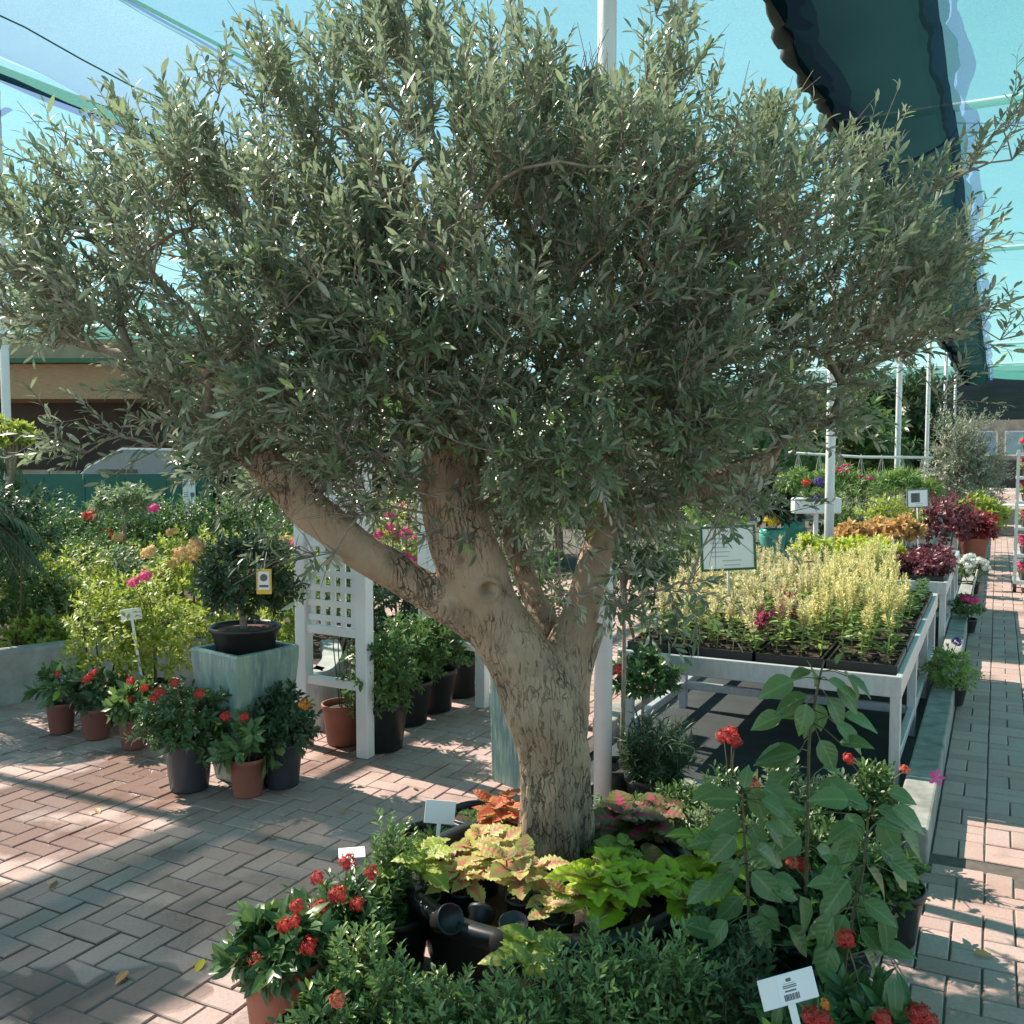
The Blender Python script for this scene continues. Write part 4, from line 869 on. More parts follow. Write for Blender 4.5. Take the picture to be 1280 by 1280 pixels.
broad('tallest broad-leaved shrub with bare dark stem before the bench', [(1008, 1080), (1010, 1000), (1012, 920), (1022, 860), (1030, 825)], 2.95,
      [(1018, 858, -.05, -1, 45), (1012, 838, -1, .1, 38), (1045, 830, .1, -.6, 22), (1058, 845, .9, .5, 48), (1035, 850, 1, .45, 48), (1046, 858, .9, .9, 52), (1010, 870, -.8, .3, 60), (1008, 885, -1, .15, 45), (1020, 880, .2, 1, 45), (1008, 880, -.3, 1, 48), (1035, 872, .6, 1, 52), (1045, 905, 1, .8, 55), (978, 895, -1, .35, 55),
       (1025, 925, .5, 1, 50), (1000, 940, -1, .1, 70), (1022, 990, .8, -.2, 65), (1005, 1010, -1, .1, 40), (1000, 1045, -.8, .6, 55), (1020, 1060, .8, .5, 50)], 1, flowers=[(978, 942, 'pinkfl')])
broad('broad-leaved shrub leaning beside the lime coleus', [(938, 1200), (935, 1120), (930, 1040), (928, 990)], 2.72,
      [(930, 985, .2, -1, 35), (925, 1000, -1, -.1, 60), (925, 1020, -.9, .3, 62), (940, 985, .4, 1, 55), (952, 1000, .9, .4, 50), (955, 985, 1, .55, 60), (938, 1030, .5, 1, 55), (965, 1015, .9, .8, 50), (918, 1045, -.9, .8, 55), (945, 1060, .9, .5, 55), (920, 1075, -.8, 1, 50), (940, 1090, .8, .7, 60), (925, 1120, -.8, .8, 55), (955, 1130, .4, 1, 55), (935, 1150, .9, .8, 65), (920, 1160, -1, .5, 50), (965, 1110, 1, .3, 50), (900, 985, -1, .1, 50), (1000, 1120, .3, 1, 60), (985, 1160, .7, .7, 60)], 2)
broad('broad-leaved shrub overhanging the kerb and pink paving', [(1055, 1215), (1065, 1150), (1080, 1080), (1085, 1020)], 2.62,
      [(1085, 1010, -.9, -.5, 60), (1070, 1030, -1, .2, 60), (1095, 1010, .9, .3, 55), (1100, 1025, .5, 1, 60), (1115, 1010, 1, .5, 60), (1075, 1050, -.9, .4, 55), (1100, 1060, .9, .6, 65), (1085, 1085, .8, .9, 60), (1060, 1075, -1, .4, 55), (1060, 1100, -.9, .9, 60), (1075, 1120, .7, 1, 50), (1100, 1140, .4, 1, 70), (1050, 1150, -1, .4, 65), (1075, 1160, .9, .8, 50), (1045, 1120, -.6, 1, 55), (1110, 990, 1, .2, 45), (1040, 1180, -.4, 1, 60), (1080, 1190, .7, .8, 60), (1060, 1000, -.9, -.2, 60), (1125, 1035, .9, .9, 55)], 3, flowers=[(1170, 972, 'pinkfl')])

# tags and signs
def tsign(name, label, px, py, Y, w, h, roll=0, yaw=0, tilt=0, printed=False, stake=.3, cat='plant sign'):
    p_ = dp(px, py, Y); r = empty(name, p_, label, cat); r.rotation_euler = (tilt, roll, yaw)
    b = MB(); b.box((0, 0, 0), (w, .004, h)); bevel(b.build('plate', M['plastic_white'], r), .0018, 2)
    MB().bar((0, .001, -h/2+.002), (0, .001, -h/2-stake), .02*w/.15, .0035, up=(0, 1, 0)).build('stake', M['plastic_white'], r)
    if printed:
        rr_ = random.Random(3); MB().box((.004, -.0025, .001), (w*.42, .001, h*.9)).build('label_sticker', M['paper'], r)
        for k, (z, ww, hh) in enumerate(((.30, .09, .1), (.19, .2, .02), (.12, .24, .03), (.06, .24, .03), (-.05, .2, .05))): MB().box((.004, -.0034, z*h), (w*ww, .0008, h*hh)).build('print_line', M['ink'] if k != 1 else M['paleink'], r)
        x_ = -.13*w
        while x_ < .14*w:
            ww = rr_.choice((.008, .012, .02))*w; MB().box((.004+x_, -.0034, -.25*h), (ww, .0008, h*.2)).build('barcode_bar', M['ink'], r); x_ += ww+rr_.choice((.006, .012))*w
    return r
tsign('price_sign', 'white price sign with barcode among dark shrubs', 985, 1236, 2.0, .125, .066, -.22, .1, -.15, True)
tsign('price_sign', 'blank white tag leaning beside the tall narrow shrub', 550, 1015, 3.55, .115, .085, .08, 0, -.35, False, .3)
tsign('price_sign', 'white tag seen almost edge-on behind the small-leaved ixora', 440, 1066, 3.2, .09, .06, 0, .2, -1.35, False, .2)
tsign('price_sign', 'white sign on leaning stake among yellow-green shrubs', 164, 768, 5.86, .125, .072, -.13, .2, -.02, False, .5)

# ================================================================== POTS ON THE LEFT PAVING
LG = 'potted plants on the paving by the raised bed'
def gpot(name, label, px, py, pr, ph, potmat, ytop, rx, geo, ll, mat, nt, nl, seed, flowers=(), cat='potted plant', fmat='redfl', fr=.024, soil='soil', mode='bush', spread=.7, group=LG, rzf=.55, taper=None, heads=0, solo=0, ry=None, opp=True):
    g = gp(px, py); Y = g[1]; zt = top_z(ytop, Y); zb = ph*.85; rz = (zt-zb)*rzf
    return plant(name, label, cat, g, zt-rz, rx, rz, nt, nl, geo, ll, mat, (pr, ph), group, solo, seed, opp, flowers, fr, fmat, spread, .2, mode, potmat=potmat, soil=soil, heads=heads)
gpot('potted_euphorbia', 'drooping-leaved plant in brown pot, end of the row', 77, 915, .088, .19, 'brownpot', 838, .17, 'ixora', .1, 'ixora', 26, 7, 31, [(72, 842)], rzf=.5)
gpot('potted_euphorbia', 'plant with two bright red flowers in brown pot', 121, 922, .095, .19, 'brownpot', 838, .15, 'ixora', .085, 'dark', 34, 8, 32, [(118, 840), (109, 849), (113, 846)], rzf=.55)
gpot('potted_euphorbia', 'small red-flowered plant with long yellow-green leaves in brown pot', 168, 934, .09, .18, 'brownpot', 850, .15, 'ixora', .095, 'mid', 34, 8, 33, [(164, 851), (181, 860), (162, 874)], rzf=.55)
gpot('potted_ixora', 'round bushy ixora in dark grey pot before the teal planter', 237, 985, .125, .255, 'greypot', 850, .27, 'box', .048, 'ixora', 260, 10, 34, [(219, 853), (200, 864), (193, 872), (250, 867)], 'ixora', rzf=.6)
gpot('potted_kalanchoe', 'grey-green plant in terracotta pot before the teal planter', 310, 993, .095, .195, 'terra', 893, .16, 'ixora', .1, 'broad', 34, 7, 35, [(282, 895), (306, 896)], rzf=.62)
gpot('potted_ixora', 'dark bushy ixora with orange flower in dark grey pot', 352, 981, .115, .235, 'greypot', 860, .21, 'box', .05, 'dark', 220, 10, 36, [(381, 880, None, 'orangefl', 1.2)], 'ixora', rzf=.6)
gpot('potted_shrub', 'yellow-green shrub in black pot behind the red-flowered plants', 135, 900, .16, .27, 'blackpot', 715, .33, 'simple', .05, 'yellowgreen', 230, 9, 37, (), 'shrub')
gpot('potted_shrub', 'loose yellow-green shrub in black pot beside the staked sign', 196, 902, .17, .25, 'blackpot', 700, .33, 'simple', .05, 'yellowgreen', 230, 9, 38, [(182, 721, None, 'pinkfl'), (167, 729, None, 'pinkfl')], 'shrub', fr=.04)
gpot('potted_shrub', 'thin-stemmed plant in big terracotta pot under the arch lattice', 430, 928, .13, .24, 'terra', 690, .15, 'box', .05, 'mid', 60, 9, 39, (), 'shrub', rzf=.25)
for (px, py, yt, pr, rx, lab, sd) in ((477, 935, 800, .16, .24, 'bushy green shrub in black pot nearest the arch post', 40), (508, 903, 790, .17, .27, 'bushy green shrub in black pot, second from the arch post', 41), (540, 887, 780, .17, .26, 'bushy green shrub in black pot, third from the arch post', 42), (572, 868, 800, .18, .2, 'low plant in black pot by the far arch rail', 43)):
    gpot('potted_shrub', lab, px, py, pr, .28, 'blackpot', yt-25, rx, 'box', .055, 'mid' if sd != 43 else 'dark', 200 if sd != 43 else 60, 10, sd, (), 'shrub', group='black-potted shrubs through the arch', rzf=.6)
# teal square planter with ficus ball
def square_planter(label, loc, top, bot, h, rz, mat='glaze'):
    r = empty('square_planter', loc, label, 'planter', rz=rz); b = MB()
    for hw, z in ((bot, 0), (bot+(top-bot)*.75, h*.6), (top*.99, h*.9), (top, h), (top-.035, h), (top-.05, h-.06), (.001, h-.06)): 
        b.v += [(-hw, -hw, z), (hw, -hw, z), (hw, hw, z), (-hw, hw, z)]
    for k in range(6):
        for j in range(4): a = k*4+j; c = k*4+(j+1) % 4; b.f.append((a, c, c+4, a+4))
    bevel(b.build('shell', M[mat], r), .012, 3); return r
tp = gp(303, 978)+np.array([0, .1, 0]); PH = .70
square_planter('tall tapering square planter with streaked teal glaze', tp, .2, .12, PH, R(45)+.12)
square_planter('second teal glazed planter half hidden behind the olive trunk', gp(655, 985)+np.array([0, .12, 0]), .13, .12, .66, R(45))
fp = np.array([tp[0], tp[1], PH-.05]); ftz = top_z(650, tp[1])
f_ = plant('potted_ficus', 'dense round dark shrub in low black bowl on the teal planter', 'shrub', fp, ftz-fp[2]-.3, .29, .29, 420, 11, 'box', .045, 'dark', (.185, .16), None, 0, 60, trunk=.02, stems=1, soil='redsoil', shell=.6)
t_ = empty('plant_tag', dp(330, 727, tp[1]-.32), 'yellow-edged white tag hanging from the round dark shrub', 'tag')
bevel(MB().box((0, 0, 0), (.075, .004, .125)).build('card', M['rust'], t_), .0018); MB().box((0, -.003, .005), (.055, .002, .09)).build('print_panel', M['paper'], t_)
MB().tube([(0, -.0045, .02), (0, -.006, .02)], .018, 20).build('emblem', M['ink'], t_); MB().box((0, -.0048, -.022), (.045, .001, .012)).build('print_line', M['ink'], t_)
MB().tube([(0, 0, .06), (.002, .02, .1), (0, .06, .14)], .0015, 5).build('string', M['cord'], t_)

# ================================================================== SHRUBS OF THE RAISED BED AND BEYOND
BG = 'shrubs of the raised bed'
def far(px, py, Y, rx, rz, mat, ll, nt, nl, seed, label, z0=.3, geo='simple', name='garden_shrub', cat='shrub', group=BG, heads=0, fmat='bract', fr=.05, flowers=(), trunk=0, ry=None, shell=.5):
    c = dp(px, py, Y); loc = np.array([c[0], c[1], z0]); return plant(name, label, cat, loc, c[2]-z0, rx, rz, nt, nl, geo, ll, mat, None, group, 0, seed, False, flowers, fr, fmat, heads=heads, trunk=trunk, stems=1 if trunk else 4, shell=shell, ry=ry)
far(15, 745, 7.2, .4, .36, 'mid', .065, 200, 9, 61, 'mid green shrub at the wall beneath the palm')
far(62, 770, 7.3, .38, .38, 'palegreen', .055, 210, 9, 62, 'pale shrub beside the yellow-green ones at the wall')
far(40, 795, 6.95, .3, .22, 'yellowgreen', .05, 170, 9, 59, 'low yellow-green shrub drooping over the curved wall')
far(325, 800, 6.7, .3, .28, 'yellowgreen', .05, 180, 9, 58, 'yellow-green shrub between teal planter and arch')
far(100, 745, 7.6, .42, .42, 'yellowgreen', .055, 240, 9, 63, 'yellow-green shrub spilling over the wall end')
far(160, 735, 8.2, .45, .42, 'palegreen', .055, 240, 9, 64, 'grey-green shrub under the small standard tree')
far(235, 720, 7.6, .42, .45, 'yellowgreen', .055, 260, 9, 65, 'yellow-green bougainvillea with peach bracts', heads=9, fmat='bract', fr=.06)
far(275, 775, 7.0, .32, .3, 'yellowgreen', .05, 200, 9, 66, 'yellow-green shrub behind the teal planter')
far(365, 740, 7.2, .4, .42, 'yellowgreen', .05, 260, 9, 67, 'yellow-green bougainvillea beside the arch post', heads=10, fmat='bract', fr=.05, flowers=[(372, 680, 6.9, 'pinkfl'), (378, 690, 6.9, 'pinkfl'), (385, 762, 6.9, 'pinkfl')])
far(420, 700, 7.8, .5, .6, 'mid', .055, 300, 9, 68, 'dark bougainvillea with pink flowers seen through the arch', heads=6, fmat='pinkfl', fr=.05, z0=0, flowers=[(508, 668, 7.3, 'pinkfl'), (520, 705, 7.3), (527, 712, 7.3, 'pinkfl'), (512, 700, 7.3)])
far(500, 690, 8.4, .6, .6, 'yellowgreen', .055, 320, 9, 69, 'bougainvillea with red and pink flowers behind the arch', heads=10, fmat='pinkfl', fr=.05, z0=0)
far(480, 770, 7.7, .45, .35, 'dark', .06, 220, 9, 70, 'dark green shrub in the shade behind the arch', z0=0)
far(580, 760, 8.6, .6, .55, 'dark', .06, 300, 9, 71, 'dark bush behind the far arch side', z0=0)
far(560, 800, 8.0, .3, .3, 'mid', .055, 150, 9, 72, 'green bush beside the far arch rail', z0=0)
far(650, 730, 9.0, .6, .6, 'mid', .06, 280, 9, 73, 'green bush seen between the olive limbs', z0=0, flowers=[(648, 785, 8.5, 'coralfl')])
for i, (px, py, Y, rx) in enumerate(((60, 690, 10, .75), (150, 683, 10.4, .8), (245, 680, 10.6, .8), (335, 675, 10.4, .85))):
    far(px, py, Y, rx, .6, 'mid', .065, 560, 9, 80+i, ['hedge bush beside the palm, below the panel fence', 'hedge bush behind the small standard tree', 'hedge bush below the paper notice strip', 'hedge bush behind the round dark shrub'][i], z0=.2, group='hedge bushes', ry=.5, heads=3 if i == 1 else 0, fmat='redfl', fr=.07)
for i, (px, py, mt) in enumerate(((25, 715, 'yellowgreen'), (120, 705, 'mid'), (205, 712, 'yellowgreen'), (300, 705, 'yellowgreen'), (350, 690, 'mid'))):
    far(px, py, 8.9, .42, .36, mt, .05, 260, 9, 220+i, ['bright shrub before the hedge, next to the palm', 'green shrub between hedge and yellow-green bushes', 'bright shrub under the small standard tree', 'bright shrub behind the round dark shrub', 'green shrub behind the arch top'][i])
far(155, 628, 8.9, .3, .2, 'palegreen', .06, 130, 9, 90, 'small pale standard tree with red blooms above the hedge', name='standard_tree', cat='tree', group=None, trunk=.025, flowers=[(149, 672, 8.7), (193, 636, 8.7, 'pinkfl')], fr=.06)
far(0, 660, 6.9, .38, .42, 'dark', .06, 240, 9, 91, 'dark bush hugging the palm trunk', 0)
# bushy trees behind
TRG = 'trees behind the nursery'
for i, (px, py, Y, rx, rz, mt, lab) in enumerate(((300, 590, 15, 1.1, 1.0, 'dark', 'dark tree right of the panel fence'), (355, 615, 12.5, .55, .5, 'palegreen', 'pale bush behind the olive limb'), (430, 560, 17, 1.6, 1.4, 'mid', 'tree behind the garden arch'), (560, 590, 16, 1.5, 1.2, 'dark', 'dark tree behind the olive fork'),
        (700, 600, 15, 1.4, 1.1, 'mid', 'green tree behind the white pole'), (830, 610, 14, 1.2, 1.0, 'dark', 'dark tree behind the celosia bench'), (930, 590, 18, 1.4, 1.3, 'mid', 'tree above the turquoise pots'), (1050, 560, 22, 1.7, 1.5, 'mid', 'green tree behind the hanging baskets'), (1120, 540, 27, 1.8, 1.9, 'dark', 'dark tree far behind the poles'), (240, 450, 30, 2.6, 2.2, 'dark', 'dark tree behind the tan building end'), (60, 420, 34, 3.0, 1.6, 'palegreen', 'pale tree crown over the tan building'), (790, 500, 28, 2.5, 2.2, 'dark', 'large dark tree deep behind the olive'), (480, 470, 32, 3, 2.6, 'mid', 'large tree far behind the arch'))):
    far(px, py, Y, rx, rz, mt, .012*Y, 420, 10, 100+i, lab, 0, 'simple', 'leafy_tree', 'tree', TRG, trunk=.07)
far(800, 720, 8.2, .45, .5, 'dark', .06, 260, 9, 120, 'dark shrub behind the left end of the celosia bench', 0, group='shrubs behind the benches')
far(870, 690, 9.5, .55, .5, 'mid', .06, 280, 9, 121, 'green shrub behind the framed bench sign', 0, group='shrubs behind the benches')
far(885, 655, 12, .5, .5, 'fern', .07, 240, 9, 122, 'bright green shrub left of the turquoise pots', 0, group='shrubs behind the benches')
far(1055, 660, 17, .7, .6, 'mid', .08, 260, 9, 123, 'dark green shrub behind the white trough', 0, group='shrubs behind the benches')
far(1075, 630, 15, .9, .6, 'fern', .09, 320, 9, 124, 'bright feathery shrub under the hanging baskets', 0, 'narrow', group='shrubs behind the benches')
far(1115, 650, 13, .45, .35, 'yellowgreen', .07, 200, 9, 125, 'yellow-green shrub beside the hanging-rail pole', 0, group='shrubs behind the benches')
far(1175, 650, 13.5, .6, .4, 'burgundy', .09, 220, 9, 126, 'dark purple foliage bush below the grey olive', 0, group='shrubs behind the benches')
far(1225, 640, 15, .45, .35, 'yellowgreen', .11, 140, 9, 127, 'green-yellow croton below the grey olive', 0, 'ixora', group='shrubs behind the benches')
far(1205, 585, 16, .82, 1.25, 'greyolive', .075, 900, 12, 128, 'tall grey olive tree at the far end of the bed', 0, 'olive', 'olive_tree', 'olive tree', None, trunk=.07, shell=.25)
far(12, 545, 7.4, .2, .14, 'yellowgreen', .055, 110, 9, 129, 'bright small-leaved treetop at the white pole by the palm', 0, name='standard_tree', cat='tree', group=None, trunk=.025)
# palm at the left edge
def palm(label, px, py, Y, nf, fl, seed):
    rng = np.random.default_rng(seed); c = dp(px, py, Y); r = empty('palm', (c[0], c[1], 0), label, 'palm'); h = c[2]
    MB().tube([(0, 0, 0), (.02, 0, h*.5), (0, 0, h)], [.11, .1, .09], 12).build('trunk', M['twig'], r, True)
    for k in range(nf):
        a = k*2.4+rng.normal(0, .2); el = rng.uniform(-.15, 1.0); L_ = fl*rng.uniform(.8, 1.1); d_ = np.array([math.cos(a), math.sin(a), 0]); t = np.linspace(0, 1, 14)[:, None]
        p_ = np.array([0, 0, h])+d_*(L_*t*math.cos(el)*(1-.1*t))+Z*(L_*(math.sin(el)*t-.75*t*t)); o = MB().tube(p_, np.linspace(.009, .002, 14), 5).build('frond', M['stem'], r, True)
        q = np.repeat(np.stack([np.interp(np.linspace(.12, .99, 38), t[:, 0], p_[:, i]) for i in range(3)], 1), 2, 0); T = unit(np.gradient(q[::2], axis=0)).repeat(2, 0); sd = np.tile([[1.], [-1.]], (38, 1)); X = unit(np.cross(T, Z))
        D_ = unit(T*.55+X*sd*.8-Z*.18+rng.normal(0, .05, q.shape)); sz = .27*fl*np.repeat(np.sin(np.linspace(.35, 2.9, 38)), 2)+.04
        link('leaflets', leafmesh('leaflets', G['palm'], q, frames(D_, unit(Z+T*.3)), sz, rng.uniform(0, .8, 76), M['dark']), o, kind='stuff')
palm('dark feathery palm beside the slim white pole', -55, 640, 6.3, 34, .62, 5)
palm('dark palm with arching fronds in front of the porch', -70, 555, 7.5, 18, .7, 6)

# ================================================================== ON THE BENCHES
def tray(label, r0, group, sz=(.52, .34, .06)):
    r = empty('seed_tray', r0, label, 'tray', group); l, w, h = sz; b = MB()
    for (a, c, d_) in ((-1, 0, w), (1, 0, w), (0, -1, l), (0, 1, l)): 
        b.box(U*a*(l/2-.006)+V*c*(w/2-.006)+Z*h/2, (.012 if a else l-.026, .012 if c else w, h), (U, V, Z))
    b.build('tray_wall', M['blackpot'], r); MB().box(Z*.006, (l-.03, w-.03, .01), (U, V, Z)).build('tray_floor', M['blackpot'], r)
    bb = MB()
    for i in range(4):
        for j in range(3): bb.lathe([(.035, .012), (.055, h*.95), (.05, h*.95), (.048, h*.8), (0, h*.82)], 10, U*((i-1.5)*l*.235)+V*((j-1)*w*.3))
    bb.build('plug_cells', M['soil'], r, True); return r
ZT = .62-.025
def bl(L_, O_, s, w, z=ZT): return O_+L_(s, w, z)
ORD = ['first', 'second', 'third', 'fourth', 'fifth', 'sixth', 'seventh']
first = None
for i in range(5):
    for j in range(4):
        q = bl(L1, O1, .33+i*.59, .2+j*.36)
        if first is None: first = tray('black seedling tray on the front bench', q, 'seedling trays on the front bench')
        else: c = copy_tree(first); c.location = tuple(q)
        (first if i+j == 0 else c)['label'] = 'black celosia tray, %s from the kerb, %s row from the broad-leaved shrub' % (ORD[j], ORD[i])
for i in range(3):
    for j in range(4):
        c = copy_tree(first); c.location = tuple(bl(L2, O2, .33+i*.59, .2+j*.36)); c['label'] = 'black tray on the burgundy bench, %s from the kerb, %s row from the celosia bench' % (ORD[j], ORD[i]); c['group'] = 'seedling trays on the second bench'
def celosia(label, kind, group, seed):
    rng = np.random.default_rng(seed); r = empty('celosia', (0, 0, 0), label, 'celosia', group); hh = {'cream': .29, 'yellow': .35, 'magenta': .22, 'green': .16}[kind]*rng.uniform(.85, 1.12)
    st = np.array([[0, 0, 0], [rng.normal(0, .01), rng.normal(0, .01), hh*.4], [rng.normal(0, .02), rng.normal(0, .02), hh*.62]]); mb = MB().tube(st, [.004, .0035, .003], 6); S = []; E = []
    npl = {'cream': 6, 'yellow': 8, 'magenta': 6, 'green': 0}[kind]
    for k in range(npl):
        a = rng.uniform(0, 6.3); b0 = st[1]+(st[2]-st[1])*rng.uniform(.2, 1); e = np.array([math.cos(a)*rng.uniform(.01, .055), math.sin(a)*rng.uniform(.01, .055), hh*rng.uniform(.75, 1.1)]) if k else np.array([st[2][0], st[2][1], hh*1.15]); S.append(b0); E.append(e); mb.tube([b0, (b0+e)/2, e], [.0025, .002, .001], 5)
    mb.build('stem', M['celosia'], r, True)
    if npl:
        S = np.array(S); E = np.array(E); m0 = S+(E-S)*.2; tip = E.copy()
        if kind == 'cream': dr = rng.uniform(0, 1, npl) < .55; a = rng.uniform(0, 6.3, npl); tip = tip+np.stack([np.cos(a)*.035*dr, np.sin(a)*.035*dr, -.02*dr], 1)
        P_, R_, C_ = along(rng, m0, tip, 34 if kind != 'magenta' else 22, 0, .8, False, .25 if kind == 'cream' else .04, .45); n = len(P_)
        link('plume', leafmesh('plume', G['tuft'], P_, R_, rng.uniform(.017, .028, n)*(1.6 if kind == 'magenta' else 1), rng.uniform(0, 1, n), M[{'cream': 'cream', 'yellow': 'yellow', 'magenta': 'magenta'}[kind]]), r)
    ns = 16 if kind != 'green' else 34; t = rng.uniform(.12, .9, ns)[:, None]; q = st[0]+(st[2]-st[0])*t+Z*.01; a = np.arange(ns)*2.4; D_ = np.stack([np.cos(a), np.sin(a), rng.uniform(-.1, .7, ns)], 1)
    link('foliage', leafmesh('foliage', G['ixora'], q, frames(D_, unit(Z+rng.normal(0, .2, (ns, 3)))), rng.uniform(.04, .075, ns), rng.uniform(0, .9, ns), M['celosia' if kind != 'green' else 'mid']), r, kind='stuff'); return r
KL = {'cream': 'cream drooping-plumed celosia seedling towards the framed sign end of the bench', 'yellow': 'upright yellow-plumed celosia seedling at the kerb end of the bench', 'magenta': 'magenta celosia seedling among the pale ones', 'green': 'leafy green seedling without plumes at the far bench edge'}
prot = {k: [celosia(KL[k], k, k+' celosia seedlings on the front bench', 200+10*i+j) for j in range(4 if k in ('cream', 'yellow') else 2)] for i, k in enumerate(KL)}
rr_ = random.Random(9); used = {k: 0 for k in KL}
for i in range(18):
    for j in range(13):
        s_ = .16+i*.163+rr_.uniform(-.03, .03); w_ = .1+j*.107+rr_.uniform(-.02, .02)
        if s_ > 2.95: continue
        if rr_.random() < .04: continue
        k = 'yellow' if w_ < .62 else 'cream'
        if w_ < .3 and s_ > 1.5: k = 'green'
        if .62 < w_ < .78 and .3 < s_ < .8 and rr_.random() < .75: k = 'magenta'
        if w_ > .62 and s_ < .25 and rr_.random() < .25: continue
        pr = prot[k]; a = pr[used[k] % len(pr)]
        o = a if used[k] < len(pr) else copy_tree(a); used[k] += 1
        o['label'] = '%s celosia in the %s tray from the kerb, %s row from the broad-leaved shrub' % ({'cream': 'cream drooping', 'yellow': 'upright yellow', 'magenta': 'magenta', 'green': 'plumeless green'}[k], ORD[min(3, int((w_-.02)/.36))], ORD[min(4, int((s_-.035)/.59))]); o.location = tuple(bl(L1, O1, s_, w_, ZT+.045)); o.rotation_euler = (rr_.uniform(-.13, .13), rr_.uniform(-.13, .13), rr_.uniform(0, 6.3)); o.scale = (1,)*2+(rr_.uniform(.6, 1.2),)
# framed sign
def framed(label, px, py, Y, w, h, ground, poleh=None, frame='signgreen', pic=False):
    p_ = dp(px, py, Y); r = empty('framed_sign', p_, label, 'sign'); r.rotation_euler = (0, -.05, 0)
    MB().box((0, 0, 0), (w-.02, .012, h-.02)).build('panel', M['paper'], r)
    for a, sz in (((0, 0, h/2-.006), (w, .02, .014)), ((0, 0, -h/2+.006), (w, .02, .014)), ((w/2-.006, 0, 0), (.014, .02, h-.03)), ((-w/2+.006, 0, 0), (.014, .02, h-.03))): MB().box(a, sz).build('frame', M[frame], r)
    if pic: MB().box((-.03, -.0075, .01), (w*.4, .002, h*.5)).build('picture', M['ink'], r)
    for k in range(7): MB().box((-.05 if k < 5 else .02, -.0075, .06*h/.27-k*.027*h/.27), (w*(.3+.05*(k % 2)), .002, .006)).build('print_line', M['paleink'], r)
    MB().tube([(0, .015, h/2), (0, .015, -(p_[2]-ground))], .009, 8).build('stake', M['whitepole'], r, True); return r
framed('green-framed white sign staked in the celosia trays', 910, 685, 5.75, .33, .27, ZT)
framed('small framed picture sign by the hanging-rail pole', 1147, 623, 12.4, .28, .24, 0, frame='ink', pic=True)
# second bench
for i, (px, py, Y, lab) in enumerate(((1017, 690, 8.75, 'lime foliage mound left of the bench pole'), (1066, 690, 9.0, 'lime foliage mound right of the bench pole'), (1100, 695, 8.7, 'lime foliage mound beside the burgundy trays'))):
    far(px, py, Y, .21, .17, 'lime', .07, 130, 9, 140+i, lab, ZT+.03, 'ixora', 'lime_plant', 'foliage plant', 'lime mounds on the second bench')
for i, (s_, w_) in enumerate(((.28, .16), (.28, .48), (.8, .16), (.8, .46), (1.3, .2))):
    q = bl(L2, O2, s_, w_, ZT+.03); plant('burgundy_plant', ['burgundy plant at the kerb corner of the second bench', 'burgundy plant beside the kerb corner one, towards the lime mounds', 'burgundy plant behind the kerb corner one, at the bench rim', 'burgundy plant in the middle of the burgundy patch', 'burgundy plant at the back of the patch, near peach coleus'][i], 'foliage plant', q, .1, .22, .1, 120, 9, 'ixora', .055, 'burgundy', None, 'burgundy plants on the second bench', 0, 150+i)
for i, (px, py, Y, lab) in enumerate(((1065, 668, 10.6, 'orange coleus at the left back of the second bench'), (1100, 664, 10.9, 'orange and green coleus in the middle back of the bench'), (1130, 662, 10.4, 'peach coleus behind the burgundy plants'))):
    far(px, py, Y, .22, .15, 'orange_leaf', .08, 100, 8, 160+i, lab, ZT+.03, 'ixora', 'orange_coleus', 'coleus', 'orange coleus on the second bench')
# turquoise pots
for px, py, mtf, lab, sd in ((965, 702, 'yellowfl', 'round turquoise pot with a yellow-flowered plant', 170), (991, 688, 'dark', 'round turquoise pot half hidden behind the other one', 171)):
    g = gp(px, py); r = empty('turquoise_pot', g, lab, 'pot', 'turquoise pots'); k = 1.0
    MB().lathe([(0, .01), (.13, .01), (.17, .15), (.205, .38), (.2, .5), (.185, .52), (.165, .5), (.16, .42), (0, .42)], 32).build('shell', M['teal'], r, True)
    plant('potted_shrub', 'dark leafy plant growing in '+('the front' if sd == 170 else 'the rear')+' turquoise pot', 'shrub', g+Z*.42, .38, .3, .3, 80, 9, 'ixora', .13, 'dark', None, 'plants in turquoise pots', 0, sd, flowers=[(963, 650, g[1]-.2, 'yellowfl', 1.3)] if sd == 170 else (), fr=.09)
# white trough with pansies
g = dp(1020, 632, 12.2); r = empty('white_trough', g, 'white trough planter on the wall rail behind the benches', 'trough'); bevel(MB().box((0, 0, 0), (.6, .18, .2)).build('box', M['white'], r), .02); MB().box((0, 0, -g[2]/2-.05), (.05, .05, g[2]-.1)).build('leg', M['whitepole'], r)
plant('pansies', 'purple and red pansies in the white trough', 'flowers', g+Z*.08, .06, .25, .08, 60, 8, 'ixora', .05, 'mid', None, None, 0, 175, flowers=[(1008, 603, 12.0, 'redfl', 1), (1024, 602, 12.0, 'purplefl', 1.2), (1038, 606, 12.0, 'purplefl', 1), (1021, 622, 11.95, 'purplefl', .7)], fr=.05)
